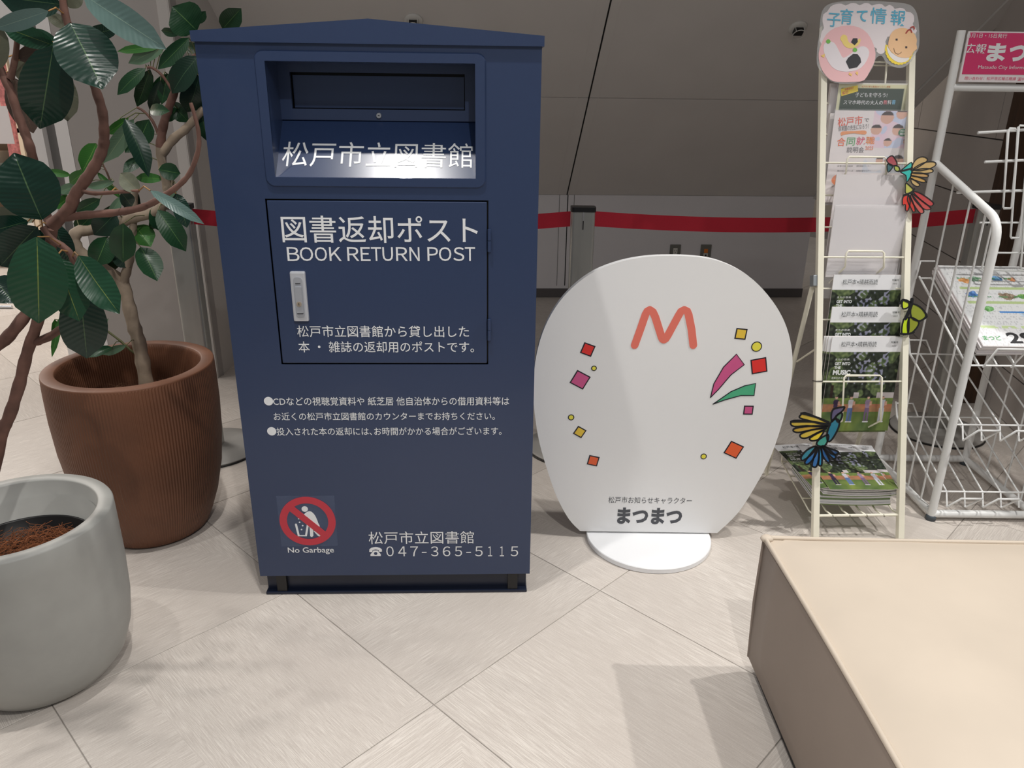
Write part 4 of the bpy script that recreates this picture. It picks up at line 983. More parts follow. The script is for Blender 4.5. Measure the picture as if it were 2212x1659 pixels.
# --- papers. A sheet leans less than the rack, its foot sits in the pocket behind the rail
def sheet_frame(xa, xb, ytop, dz=0.0, back=.004):
    """frame whose origin is the sheet's top centre on the rack plane; local z up the sheet"""
    c = rackF @ Vector(((rp.uv(xa, ytop)[0] + rp.uv(xb, ytop)[0]) / 2, back, rp.uv((xa + xb) / 2, ytop)[1]))
    wd = rp.uv(xb, ytop)[0] - rp.uv(xa, ytop)[0]
    return Matrix.Translation(c) @ Matrix.Rotation(math.radians(2.5), 4, 'Z') @ Matrix.Rotation(-math.radians(3), 4, 'X'), wd
M_paper = mat('white_paper', (226, 221, 222), .5)
M_sleeve = mat('clear_sleeve', (240, 240, 244), .08, alpha=.07, spec=.6)
def sheet(name, mw, wd, ht, label, cat, fn=None, nx=30, nz=40, thick=.0012, group=None, m=None):
    root = thing(name, mw, label, cat, group)
    mb = MB(); mb.box(-wd / 2, wd / 2, 0, thick, -ht, 0); mb.build('paper', m or M_paper, root)
    if fn: printed('printed_face', -wd / 2, wd / 2, -ht, 0, fn, nx, nz, root, -.0004)
    return root
def clip_text(root, mw, body, px, m, bold=0.0, d=-.0010, rot=0.0):
    p = Plane(mw); return ptext(p, body, px, m, root, d, bold, rot=rot)
INK = mat('black_ink', (40, 40, 44), .5)
# booklet 1
mw, wd = sheet_frame(1812, 1966, 180, back=-.002)
def f1(s, t):
    if t > .99: return (240, 238, 228)
    if t > .947: return (232, 230, 190)
    if s < .045 or s > .93: return (226, 226, 190)
    return (38, 62, 46)
b1 = sheet('flyer', mw, wd, .29, 'flyer with dark green blackboard title, topmost in the leaflet rack', 'flyer', f1, 60, 110)
g1 = lambda x, y, X, Y2: (q1(x, y)[0], q1(x, y)[1], q1(X, Y2)[0], q1(X, Y2)[1])
clip_text(b1, mw, '子どもを守ろう!', g1(610, 830, 898, 872), M_letter, .03)
clip_text(b1, mw, 'スマホ時代の大人の', g1(505, 898, 858, 938), M_letter, .03)
clip_text(b1, mw, '教', g1(862, 896, 898, 936), mat('pink_ink', (226, 130, 140), .5), .03); clip_text(b1, mw, '科', g1(900, 896, 934, 936), M_letter, .03); clip_text(b1, mw, '書', g1(938, 894, 972, 936), mat('sky_ink', (120, 190, 226), .5), .03)
clip_text(b1, mw, '松戸市子育て講演会オンライン開催', g1(668, 768, 925, 786), mat('orange_ink', (206, 130, 50), .5), .01)
sp1 = Plane(mw); mb = MB(); mb.prism(sp1.poly([q1(*p) for p in ((482, 796), (632, 764), (636, 818), (486, 862))]), -.0012, -.0008); yl = mb.build('flag_sticker', mat('yellow_label', (250, 222, 40), .5), b1)
clip_text(b1, mw, '保護者向け', g1(515, 784, 595, 806), mat('red_ink', (206, 60, 40), .5), .02, -.0016, .2); clip_text(b1, mw, '締切', g1(495, 815, 545, 846), mat('red_ink', (206, 60, 40), .5), .04, -.0016, .2)
mb = MB(); mb.box(-wd / 2 - .006, wd / 2 + .004, -.0030, -.0026, -.20, .008); mb.build('sleeve', M_sleeve, b1)
# sheets standing behind the flyers, seen at the left edge
mw, wd = sheet_frame(1800, 1950, 178, back=.012)
sheet('leaflet_bundle', mw, wd, .30, 'bundle of white leaflets behind the green blackboard flyer', 'leaflets', thick=.012)
# flyer 2
mw, wd = sheet_frame(1803, 1971, 240, back=-.004); mw2 = mw
heads = [(.68, .93, .085), (.86, .97, .07), (.84, .80, .075), (.56, .80, .07), (.73, .665, .055), (.66, .47, .05), (.78, .45, .06), (.90, .47, .075), (.97, .68, .04)]
def f2(s, t):
    c = [238, 231, 232]
    n = pnoise((s * 6, t * 7, 3)) 
    if s > .5 and t > .6: c = [236, 210 + 20 * n, 226] if n > -.1 else [205, 214, 238]
    if s > .45 and .33 < t < .52: c = [222, 226, 236] if n > 0 else [238, 234, 238]
    for (a, b, r) in heads:
        dx, dy = (s - a), (t - b) * 1.25; q = math.hypot(dx, dy) / r
        if q < 1: c = [222, 178, 160] if dy < .35 * r else [62, 50, 52]
    if t < .30 and s > .56: c = [240, 226, 180]
    if .06 < t < .24 and .58 < s < .80: c = [96, 140, 136]
    for (a, b, r, col) in ((.14, .25, .07, (240, 150, 110)), (.42, .25, .06, (190, 214, 190))):
        if math.hypot(s - a, (t - b) * 1.25) < r: c = list(col)
    return c
b2 = sheet('flyer', mw, wd, .268, 'flyer with coral Japanese title and photos of children, second from top of leaflet rack', 'flyer', f2, 110, 140)
cor_ = mat('coral_ink', (232, 96, 70), .5)
clip_text(b2, mw, '松戸市', g1(455, 1045, 675, 1125), cor_, .035, rot=.10)
clip_text(b2, mw, 'で', g1(692, 1062, 735, 1090), INK, .0)
clip_text(b2, mw, '保育園の先生になろう！', g1(460, 1118, 730, 1165), mat('grey_ink', (130, 126, 130), .5), .01, rot=.10)
clip_text(b2, mw, '合', g1(448, 1232, 522, 1310), mat('orange2_ink', (236, 110, 60), .5), .02); clip_text(b2, mw, '同', g1(535, 1232, 608, 1305), mat('green_ink', (96, 170, 110), .5), .02)
clip_text(b2, mw, '就', g1(620, 1226, 698, 1300), mat('rose_ink', (222, 84, 120), .5), .03); clip_text(b2, mw, '職', g1(706, 1224, 786, 1294), mat('amber_ink', (236, 140, 60), .5), .03)
clip_text(b2, mw, '説明会', g1(535, 1315, 690, 1368), mat('grey_ink', (130, 126, 130), .5), .01)
clip_text(b2, mw, '2025', g1(700, 1310, 772, 1345), mat('salmon_ink', (236, 160, 140), .5), .03)
p2_ = Plane(mw)
mb = MB(); mb.prism(smooth_closed(p2_.poly([q1(*p) for p in ((485, 1215), (490, 1180), (600, 1175), (700, 1170), (700, 1205), (600, 1195), (520, 1205))]), 3), -.0012, -.0008); mb.build('ribbon_print', mat('ribbon_orange', (238, 160, 106), .5), b2)
mb = MB(); cc = p2_.uv(*q1(1036, 1188)); mb.prism(circ(cc[0], cc[1], .0108, 24, .0135), -.0014, -.0008); mb.build('badge_print', mat('badge_green', (66, 136, 100), .5), b2)
clip_text(b2, mw, '無料', g1(1008, 1188, 1066, 1212), M_letter, .03, -.0019); clip_text(b2, mw, '参加費', g1(1012, 1164, 1060, 1182), M_letter, .01, -.0019)
for k in range(5):
    o = clip_text(b2, mw, ['保育の仕事相談', '個別面談コーナー', '園の紹介ブース', '就職支援セミナー', '受付時間のご案内'][k], g1(450 + (k % 2) * 170, 1480 + (k // 2) * 42, 590 + (k % 2) * 160, 1496 + (k // 2) * 42), mat('grey_ink', (130, 126, 130), .5), .0)
mb = MB(); mb.box(-wd / 2 - .004, wd / 2 + .004, -.0030, -.0026, -.20, .004); mb.build('sleeve', M_sleeve, b2)
mw, wd = sheet_frame(1797, 1955, 243, back=.010)
sheet('leaflet_bundle', mw, wd, .27, 'bundle of white leaflets behind the coral titled flyer', 'leaflets', thick=.014)
# blank sheets
mw, wd = sheet_frame(1804, 1959, 379, back=-.010)
sheet('blank_sheet', mw, wd, .24, 'blank white sheet, upper of two in the middle of the leaflet rack', 'paper', thick=.003)
mw, wd = sheet_frame(1799, 1954, 446, back=-.016)
bs = sheet('blank_sheet', mw, wd, .215, 'blank white sheet, lower of two in the middle of the leaflet rack', 'paper', thick=.003)
mb = MB(); mb.box(-wd / 2 - .004, wd / 2 + .004, -.0050, -.0044, -.205, .004); mb.build('sleeve', mat('clear_sleeve2', (240, 240, 244), .08, alpha=.16, spec=.6), bs)
mw, wd = sheet_frame(1790, 1940, 588, back=.012)
bs2 = sheet('clear_holder', mw, wd + .01, .08, 'empty clear sleeve under the blank sheets of the leaflet rack', 'sleeve', thick=.001, m=M_sleeve)

# magazines
def cover(s, t):
    if t > .845: return (242, 243, 246)
    n = pnoise((s * 9, t * 12, 1)); n2 = pnoise((s * 24, t * 30, 5)); n3 = pnoise((s * 4, t * 5, 9))
    if t > .36:
        c = (46 + 40 * n2, 54 + 42 * n2, 44 + 34 * n2)
        if n3 + .5 * n > .08: c = (92 + 60 * n2, 108 + 60 * n2, 72 + 40 * n2)
        if .3 < s < .85 and t > .5 and n2 + .6 * n3 > .22: c = (150 + 40 * n, 152 + 40 * n, 172 + 30 * n)
        if t < .42 and (s > .75 or .42 < s < .5): c = (196, 188, 190)
        if abs(s - .1) < .02 and t < .5: c = (52, 40, 36)
    elif t > .29: c = (108 + 24 * n2, 128 + 24 * n2, 68)
    elif t > .21: c = (164 + 20 * n + 14 * n2, 116 + 12 * n2, 86)
    else: c = (98 + 26 * n + 24 * n3, 118 + 22 * n + 20 * n3, 64 + 14 * n)
    for (a, up, dn) in ((.185, (58, 46, 74), (52, 42, 66)), (.40, (196, 192, 200), (92, 116, 164)), (.645, (146, 126, 152), (112, 92, 122)), (.86, (192, 194, 206), (194, 196, 208))):
        if .008 < abs(s - a) < .036 and .10 < t < .20: c = dn
        if abs(s - a) < .036 and .20 <= t < .25: c = dn
        if abs(s - a) < .040 - .25 * abs(t - .31) and .25 <= t < .342: c = up
        if abs(s - a - .045) < .018 and .28 < t < .325: c = up if int(a * 100) % 2 else (206, 160, 140)
        if math.hypot(s - a, (t - .362) * 1.35) < .020: c = (206, 166, 150) if t < .368 else (48, 36, 36)
        if abs(s - a) < .042 and .092 < t <= .104: c = (216, 214, 220)
    return c
MAG = None
def magazine(mw, wd, ht, label, group='magazines with a park photo in the leaflet rack', pages=.003):
    global MAG
    if MAG is None:
        root = thing('magazine', Matrix.Identity(4), label, 'magazine', group)
        mb = MB(); mb.box(-.5, .5, 0, .003, -1.385, 0); mb.build('pages', M_paper, root)
        printed('cover', -.5, .5, -1.385, 0, cover, 120, 166, root, -.0006)
        dk = mat('title_ink', (86, 90, 92), .5)
        text('松戸本×晴耕雨読', (-.37, -.135, .13, -.06), dk, root, -.004, .0)
        text('特集号', (.33, -.085, .43, -.055), dk, root, -.004, .02); text('vol.2', (.35, -.13, .41, -.11), dk, root, -.004, .0)
        text('GET INTO', (-.42, -.40, -.20, -.355), M_letter, root, -.004, .04); text('THE', (-.42, -.455, -.33, -.415), M_letter, root, -.004, .04)
        text('MUSIC', (-.43, -.54, -.18, -.47), M_letter, root, -.004, .05); text('まちの音楽', (-.42, -.33, -.22, -.30), M_letter, root, -.004, .0)
        text('音楽のある風景', (-.44, -.60, -.22, -.57), M_letter, root, -.004, .0)
        MAG = root; c = root
    else: c = copy_tree(MAG)
    c.matrix_world = mw @ Matrix.Diagonal((wd, pages / .003, wd, 1)); c['label'] = label
    return c
for (xa, xb, yt, bk, lb) in ((1805, 1957, 593, .010, 'uppermost of the three front magazines with a park photo'), (1799, 1956, 663, .003, 'middle one of the three front magazines with a park photo')):
    mw, wd = sheet_frame(xa, xb, yt, back=bk); magazine(mw, wd, .29, lb + ' in the leaflet rack')
names_ = ['front magazine showing four people in a park, lowest pocket of the leaflet rack', 'magazine directly behind the front one in the lowest pocket', 'second magazine behind the front one in the lowest pocket', 'third magazine behind the front one in the lowest pocket']
for k in range(4):
    mw, wd = sheet_frame(1796 - 3 * k - (3 if k else 0), 1949 - 3 * k, 728, back=-.006 + .006 * k); magazine(mw @ Matrix.Translation((0, 0, .001 * k)), wd, .29, names_[k])
# stacked magazines on the bottom shelf: lower white bundles then the fanned tops
base = (fr + fr2) / 2; sh = hS + .012
def bundle(cx, cy, z, wx, wy, th, rz, label, bend=.004):
    root = thing('magazine_bundle', Matrix.Translation((cx, cy, z)) @ Matrix.Rotation(rz, 4, 'Z'), label, 'magazines')
    nb = max(3, int(th / .004)); 
    for k in range(nb):
        mb = MB(); z0 = th * k / nb; n = 8; ox = r2.uniform(-.004, .004); oy = r2.uniform(-.004, .004); vs = []; fs = []
        for i in range(n + 1):
            s = i / n * 2 - 1; zz = z0 - bend * (1 - s * s) 
            for yy in (-wy / 2 + oy, wy / 2 + oy):
                vs += [(s * wx / 2 + ox, yy, zz), (s * wx / 2 + ox, yy, zz + th / nb * .93)]
        for i in range(n):
            q = i * 4; fs += [(q, q + 4, q + 5, q + 1), (q + 2, q + 3, q + 7, q + 6), (q + 1, q + 5, q + 7, q + 3), (q, q + 2, q + 6, q + 4)]
        fs += [(0, 1, 3, 2), (n * 4, n * 4 + 2, n * 4 + 3, n * 4 + 1)]
        mb.add(vs, fs); mb.build('magazine_edge', mat('page_grey', (214, 214, 216), .6) if k % 4 else mat('page_green', (112, 134, 84), .5), root)
    return root
bundle(base.x - .0, base.y + .155, sh, .235, .215, .030, .0, 'lowest bundle of magazines on the bottom wire shelf of the leaflet rack')
bundle(base.x + .012, base.y + .15, sh + .034, .235, .215, .032, .02, 'upper bundle of magazines on the bottom wire shelf of the leaflet rack', .007)
zt_ = sh + .072
for (dx, dy, rz, dz, tx, lb) in ((-.085, .19, .16, .0, .12, 'fanned loose magazine at the far left on top of the shelf stack'), (.055, .19, -.12, .0012, .10, 'fanned loose magazine at the far right on top of the shelf stack'), (-.0, .17, .02, .0026, .07, 'loose magazine on top in the middle of the shelf stack')):
    mw = Matrix.Translation((base.x + dx, base.y + dy + .12, zt_ + dz + .012)) @ Matrix.Rotation(rz, 4, 'Z') @ Matrix.Rotation(-PI / 2 + .06, 4, 'X')
    magazine(mw, .20, .277, lb, 'magazines with a park photo in the leaflet rack', .0008)

# ================================================================== FILM BIRDS AND BUTTERFLY
def ornament(name, mwm, label, cat, cells, lines, px, wdl=.004):
    root = thing(name, mwm, label, cat); p = Plane(mwm)
    for pts, rgb in cells:
        q = smooth_closed(p.poly([px(*a) for a in pts]), 3)
        mb = MB(); mb.prism(q, 0, .0005); mb.build('film_cell', mat('film_%d_%d_%d' % rgb, rgb, .12, alpha=.78, spec=.8, coat=.5), root)
        mb = MB(); stroke(mb, q + [q[0]], wdl, -.0012, 0); mb.build('black_outline', M_black, root)
    for pts, w_ in lines:
        mb = MB(); stroke(mb, smooth_open(p.poly([px(*a) for a in pts]), 3), w_, -.0014, 0); mb.build('black_outline', M_black, root)
    return root
q2 = lambda x, y: (1700 + x / 4.148, 300 + y / 4.148); q3 = lambda x, y: (1640 + x / 3.867, 600 + y / 3.867); q4 = lambda x, y: (1640 + x / 3.867, 850 + y / 3.867)
fw = rackF @ Matrix.Translation((0, -.026, 0))
gold = (206, 176, 120); 
ornament('film_bird', fw, 'stained-glass style paper bird with gold wing and red tail on rack right edge', 'ornament',
    [([(895, 180), (940, 150), (975, 190), (985, 235), (940, 240), (900, 210)], (176, 84, 92)), ([(900, 225), (950, 245), (905, 300)], (70, 110, 116)), ([(960, 240), (1000, 250), (1010, 290), (970, 285)], (180, 190, 90)),
     ([(1015, 295), (1060, 250), (1115, 210), (1120, 260), (1110, 330), (1070, 390), (1065, 330)], (64, 196, 186)),
     ([(1110, 280), (1150, 190), (1215, 160), (1260, 190), (1180, 250)], gold), ([(1130, 270), (1220, 215), (1310, 205), (1335, 230), (1290, 262), (1190, 285)], gold), ([(1130, 285), (1220, 265), (1300, 272), (1300, 300), (1220, 310), (1130, 305)], gold),
     ([(1120, 305), (1200, 305), (1265, 325), (1250, 345), (1170, 340), (1115, 330)], (200, 160, 104)), ([(1115, 330), (1170, 340), (1240, 370), (1225, 392), (1160, 375), (1110, 355)], (206, 166, 96)), ([(1110, 355), (1150, 375), (1190, 410), (1165, 428), (1120, 400)], gold),
     ([(1065, 395), (1110, 430), (1135, 460), (1120, 485), (1065, 490), (1060, 440)], (196, 196, 96)),
     ([(1130, 470), (1200, 490), (1300, 560), (1310, 590), (1270, 600), (1180, 530)], (196, 76, 76)), ([(1120, 490), (1190, 540), (1285, 615), (1270, 635), (1220, 625), (1140, 540)], (200, 84, 80)), ([(1110, 495), (1160, 550), (1225, 640), (1210, 668), (1180, 655), (1120, 560)], (206, 100, 92)),
     ([(1090, 500), (1125, 560), (1150, 640), (1130, 655), (1110, 620), (1080, 550)], (206, 70, 60)), ([(1040, 520), (1085, 505), (1105, 560), (1085, 640), (1062, 640), (1060, 590), (1035, 590)], (222, 66, 54))],
    [([(1000, 290), (1060, 280), (1120, 262)], .005), ([(1045, 505), (1110, 480), (1140, 450)], .005)], q2, .0028)
ornament('film_butterfly', fw, 'stained-glass style lime green butterfly on the right upright of the leaflet rack', 'ornament',
    [([(1195, 195), (1240, 190), (1250, 240), (1200, 260)], (206, 222, 40)), ([(1270, 225), (1320, 230), (1370, 270), (1392, 320), (1340, 360), (1270, 330)], (150, 160, 50)), ([(1262, 330), (1330, 365), (1320, 410), (1280, 455), (1245, 465), (1240, 380)], (150, 158, 44)), ([(1205, 350), (1245, 330), (1250, 400), (1240, 465), (1190, 465)], (200, 226, 30))],
    [([(1175, 215), (1200, 185), (1240, 200), (1270, 205)], .007), ([(1275, 180), (1268, 230), (1245, 290), (1222, 340)], .010), ([(1370, 270), (1400, 325), (1340, 362)], .005), ([(1180, 468), (1240, 470), (1290, 455)], .006)], q3, .0045)
yel = (206, 178, 60); blu = (34, 104, 168)
ornament('film_bird', fw @ Matrix.Translation((0, -.02, 0)), 'stained-glass style paper bird with yellow wing and blue tail on rack left edge', 'ornament',
    [([(600, 190), (620, 130), (700, 112), (712, 118), (690, 150), (640, 190), (610, 235)], (96, 88, 120)), ([(640, 190), (688, 160), (690, 200), (660, 240)], (88, 120, 96)), ([(620, 215), (668, 225), (660, 290), (610, 380), (575, 400), (565, 340), (590, 260)], (38, 120, 146)),
     ([(575, 345), (570, 400), (540, 440), (490, 435), (480, 410), (510, 375)], (60, 156, 140)),
     ([(580, 250), (480, 200), (380, 160), (345, 180), (340, 205), (430, 230), (520, 255)], yel), ([(580, 262), (430, 232), (290, 225), (262, 250), (290, 275), (400, 270), (500, 275)], yel), ([(570, 275), (420, 272), (300, 290), (285, 315), (330, 325), (430, 305)], (196, 160, 50)),
     ([(560, 290), (430, 305), (345, 340), (350, 370), (400, 370), (480, 330)], yel), ([(540, 310), (480, 335), (420, 375), (440, 395), (490, 385), (520, 350)], (226, 200, 40)),
     ([(470, 440), (400, 470), (350, 530), (360, 560), (410, 530), (460, 480)], (48, 130, 150)), ([(480, 445), (440, 490), (380, 570), (400, 592), (440, 560), (480, 490)], blu), ([(490, 450), (460, 520), (440, 600), (470, 615), (490, 580), (500, 500)], blu),
     ([(500, 450), (500, 530), (495, 595), (520, 600), (525, 540), (520, 470)], (24, 140, 190)), ([(515, 450), (530, 520), (570, 575), (590, 560), (560, 500), (530, 450)], (30, 90, 150)), ([(525, 445), (570, 500), (620, 545), (640, 525), (590, 475), (540, 440)], blu), ([(535, 440), (590, 460), (650, 480), (660, 500), (620, 510), (560, 475)], (34, 80, 136))],
    [([(350, 165), (470, 195), (580, 240)], .006), ([(265, 235), (440, 235), (590, 262)], .006)], q4, .0050)

# ================================================================== NEWSPAPER RACK
XL, XR, YF, YBk = 1.370, 1.703, 2.194, 2.603
nr = thing('newspaper_rack', Matrix.Translation((XL, YF, 0)), 'white tubular newspaper rack with wire shelves and a pink header sign', 'display rack')
HT = at_y(2085, 66, YBk).z; HK = at_y(2028, 352, YBk).z; HF = at_y(2170, 480, YF).z
RT_ = .0125
def nb(pts, r, name='wire', m=None, n=8):
    mb = MB(); mb.tube(pts, r, n); return mb.build(name, m or M_wire, nr, local=False)
for X_ in (XL, XR):
    nb([(X_, YBk, .018), (X_, YBk, HT)], RT_, 'back_post', n=16)
    a = Vector((X_, YBk, HK)); b = Vector((X_, YF, HF)); c = Vector((X_, YF, .018)); d1 = (b - a).normalized()
    p0 = b - d1 * .06; pts = [a, p0]
    for k in range(1, 7):
        t = k / 7; pts.append(p0.lerp(b, t).lerp(b.lerp(b + Vector((0, 0, -.06)), t), t))
    pts += [b + Vector((0, 0, -.06)), c]; nb(pts, RT_, 'front_post', n=16)
    nb([(X_, YBk, .022), (X_, YF, .022)], RT_, 'base_tube', n=16)
    for Yq in (YBk, YF):
        mb = MB(); mb.lathe([(.001, 0), (.0155, 0), (.0155, .014), (.013, .018), (.001, .018)], (X_, Yq, 0), 20); mb.build('foot', mat('grey_rubber', (74, 82, 90), .6), nr, local=False)
nb([(XL, YF, .022), (XR, YF, .022)], RT_, 'base_tube', n=16); nb([(XL, YBk, .022), (XR, YBk, .022)], RT_, 'base_tube', n=16)
HC = at_y(2150, 190, YBk).z; nb([(XL, YBk, HC), (XR, YBk, HC)], RT_ * .9, 'cross_tube', n=16)
# side wires between the kinked tube and the base
for Yw in (2.47, 2.36, 2.27):
    t = (YBk - Yw) / (YBk - YF); zt2 = HK + (HF - HK) * t
    for X_ in (XL, XR): nb([(X_, Yw, .03), (X_, Yw, zt2)], .0032, 'side_wire')
def deck(hb, hf, lip=True):
    y0, y1 = 2.52, 2.20; hz = lambda y: hf + (hb - hf) * (y - y1) / (y0 - y1)
    nb([(XL, y0, hb), (XR, y0, hb)], .003, 'shelf_wire'); nb([(XL, y1, hf), (XR, y1, hf)], .003, 'shelf_wire')
    nb([(XL - .004, y0 + .02, hb + .05), (XL, y0, hb), (XL, y1, hf)], .003, 'shelf_wire'); nb([(XR, y0, hb), (XR, y1, hf)], .003, 'shelf_wire')
    xs = [XL + .035 + k * .058 for k in range(5)]
    for x in xs:
        nb([(x, y0, hb), (x, y1, hf), (x, y1 - .02, hf - .045)], .0028, 'shelf_wire')
    for k in (0, 2):
        x, x2 = xs[k], xs[k] + .07
        nb([(x, y1 - .02, hf - .045), (x + .018, y1 - .055, hf + .005), (x2 + .012, y1 - .055, hf + .005), (x2 - .01, y1 - .02, hf - .045)], .0028, 'shelf_lip')
    nb([(XL - .002, y0 + .015, hb + .045), (XL + .055, y0 + .015, hb + .045), (XL + .075, y0, hb)], .0026, 'shelf_lip')
deck(.46, .335); deck(.225, .10)
# newspaper tray
nb_, nf_ = at_y(2000, 566, 2.56), at_y(2108, 752, 2.20)
deckh = (nb_.z - .055, nf_.z - .04); 
nb([(XL, 2.56, nb_.z - .05), (XL, 2.20, nf_.z - .05)], .0035, 'shelf_wire'); nb([(XR, 2.56, nb_.z - .05), (XR, 2.20, nf_.z - .05)], .0035, 'shelf_wire')
for k in range(5): nb([(XL + .04 + k * .055, 2.56, nb_.z - .052), (XL + .04 + k * .055, 2.20, nf_.z - .052)], .0028, 'shelf_wire')
nb([(XL, 2.20, nf_.z - .055), (XR, 2.20, nf_.z - .055)], .003, 'shelf_wire'); nb([(XL, 2.56, nb_.z - .055), (XR, 2.56, nb_.z - .055)], .003, 'shelf_wire')
for k in (0, 1):
    x = XL + .045 + k * .14
    nb([(x, 2.185, nf_.z - .055), (x + .012, 2.155, nf_.z + .012), (x + .10, 2.155, nf_.z + .012), (x + .085, 2.185, nf_.z - .055)], .0028, 'shelf_lip')
nb([(XL - .005, 2.57, nb_.z - .06), (XL + .002, 2.575, nb_.z + .0), (XL + .05, 2.575, nb_.z)], .0028, 'shelf_lip')
# upper wire pockets
def up(x, y, Y=2.44): return at_y(x, y, Y)
for (xa, ya, xb, yb2, flat) in ((2112, 287, 2300, 275, 1), (2127, 350, 2300, 342, 1), (2067, 416, 2300, 409, 1), (2116, 481, 2300, 481, 0), (2134, 546, 2300, 547, 0), (2123, 583, 2300, 587, 0)):
    nb([up(xa, ya), up(xb, yb2)], .0042 if flat else .003, 'pocket_wire')
for (xa, ya, xb, yb2, w_) in ((2178, 277, 2167, 450, 16), (2200, 271, 2183, 514, 18), (2226, 300, 2205, 580, 18)):
    nb([up(xa + w_, ya + 1, 2.43), up(xa + 3, ya, 2.43), up(xa, ya + 3, 2.43), up(xb, yb2 - 3, 2.43), up(xb + 2, yb2, 2.43), up(xb + w_, yb2, 2.43), up(xb + w_ + 2, yb2 - 4, 2.43), up(xa + w_ + 6, ya + 10, 2.43)], .0030, 'pocket_wire')
nb([up(2143, 484), up(2121, 580), up(2124, 584)], .003, 'pocket_wire')
# header sign
hsF = Matrix.Translation((XL, YBk - .016, 0)); hsp = Plane(hsF)
hs_ = thing('rack_header_sign', hsF, 'pink header sign with white Japanese title between the newspaper rack posts', 'sign')
za = hsp.uv(2150, 178)[1]; zb3 = hsp.uv(2150, 68)[1]
mb = MB(); mb.box(.014, XR - XL - .014, 0, .006, za, zb3, .001); mb.build('board', mat('sign_card_white', (236, 228, 230), .4), hs_)
zp0 = hsp.uv(2150, 161)[1]; zp1 = hsp.uv(2150, 71)[1]
mb = MB(); mb.box(.019, XR - XL - .016, -.0008, 0, zp0, zp1); mb.build('pink_print', mat('magenta_print', (214, 56, 110), .2, coat=.5), hs_)
G = lambda x, y, X2, Y2: g1(x, y, X2, Y2)
ptext(hsp, '毎月1日・15日発行', G(1608, 300, 1970, 340), M_letter, hs_, -.0014, .0)
ptext(hsp, '広報', G(1592, 392, 1785, 478), M_letter, hs_, -.0014, .01)
ptext(hsp, 'ま', G(1792, 388, 1960, 552), M_letter, hs_, -.0014, .045); ptext(hsp, 'つ', G(1985, 405, 2140, 552), M_letter, hs_, -.0014, .045); ptext(hsp, 'ど', G(2165, 388, 2310, 552), M_letter, hs_, -.0014, .045)
ptext(hsp, 'Matsudo City Information', G(1710, 588, 2215, 628), M_letter, hs_, -.0014, .0)
ptext(hsp, '問い合わせ：松戸市広報広聴課 ☎047-366-7320', G(1592, 690, 2290, 722), mat('rose_ink', (222, 84, 120), .5), hs_, -.0008, .0)
# newspapers
npF_o = Vector(((XL + XR) / 2 + .012, (2.56 + 2.19) / 2, (nb_.z + nf_.z) / 2))
tl = math.atan2(nb_.z - nf_.z, .36)
npF = Matrix.Translation(npF_o) @ Matrix.Rotation(-PI / 2 + tl, 4, 'X')
def fnp(s, t):
    c = [233, 235, 236]; n = pnoise((s * 6, t * 9, 2)); n2 = pnoise((s * 60, t * 30, 7)); n3 = pnoise((s * 18, t * 24, 4))
    row = (t * 16) % 1
    if n2 > .12 and row < .6 and .04 < s < .96: c = [206, 208, 210]
    if t < .20: c = [236, 236, 238] if n2 < .2 else [214, 214, 216]
    if .20 < t < .235: c = [206, 224, 170] if n3 > -.1 else c
    if abs(t - .52) < .016 or abs(t - .70) < .014: c = [190, 210, 150] if .1 < s < .9 else c
    for (a, b, r, col) in ((.22, .80, .05, (224, 160, 100)), (.34, .82, .05, (130, 160, 140)), (.20, .62, .06, (84, 128, 190)), (.45, .80, .05, (186, 180, 160)), (.62, .60, .08, (150, 130, 110)), (.62, .83, .05, (110, 160, 210)), (.78, .82, .04, (220, 150, 110)), (.80, .60, .05, (120, 170, 90)), (.3, .44, .05, (120, 180, 110)), (.7, .36, .06, (206, 222, 236))):
        if math.hypot((s - a) * .8, (t - b) * 1.6) < r * (1 + .6 * n3): c = [q + 50 * n2 + 40 * n3 for q in col]
    if abs(t - .40) < .011 and .40 < s < .75: c = [70, 140, 214]
    return c
for k in range(6):
    root = thing('newspaper', npF @ Matrix.Translation((r2.uniform(-.004, .004), .0 + .0062 * k + (.0), r2.uniform(-.004, .004))), 'newspaper', 'newspaper', 'newspapers in the white rack')
    root['label'] = 'top newspaper with green illustrations lying on the white rack tray' if k == 0 else ['', 'second', 'third', 'fourth', 'fifth', 'lowest'][k] + ' newspaper of the stack on the white rack tray, counting from the top'
    mb = MB(); mb.box(-.138, .138, 0, .0056, -.19, .19, .0012); mb.build('pages', M_paper, root)
    if k == 0:
        printed('printed_face', -.136, .136, -.188, .188, fnp, 120, 160, root, -.0006)
        text('29', (-.05, -.178, .03, -.130), INK, root, -.0012, .03)
        text('まつど', (-.125, -.165, -.07, -.145), mat('green_ink', (96, 170, 110), .5), root, -.0012, .02)
        for q in range(4): text(['春のイベント情報', '子育て・健康', 'お知らせ', '相談・募集'][q], (-.10 + .1 * (q % 2), .12 - .09 * (q // 2), -.02 + .1 * (q % 2), .128 - .09 * (q // 2)), mat('green_ink', (96, 170, 110), .5), root, -.0012, .02)

# ================================================================== OTTOMAN
oz = .365; ox0 = .565; oy1 = 1.478; ox1 = 1.80; oy0 = .25
ott = thing('ottoman', Matrix.Translation(((ox0 + ox1) / 2, (oy0 + oy1) / 2, 0)), 'large square beige leather ottoman with piped edges in the foreground', 'ottoman')
hx = (ox1 - ox0) / 2; hy = (oy1 - oy0) / 2
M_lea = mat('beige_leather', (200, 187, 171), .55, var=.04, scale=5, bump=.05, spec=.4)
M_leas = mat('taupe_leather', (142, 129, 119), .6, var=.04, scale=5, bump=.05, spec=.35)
def outline_pts(k=1.0, r=.03, n=6, hx_=hx, hy_=hy): return rrect(-hx_ * k, hx_ * k, -hy_ * k, hy_ * k, r, n)
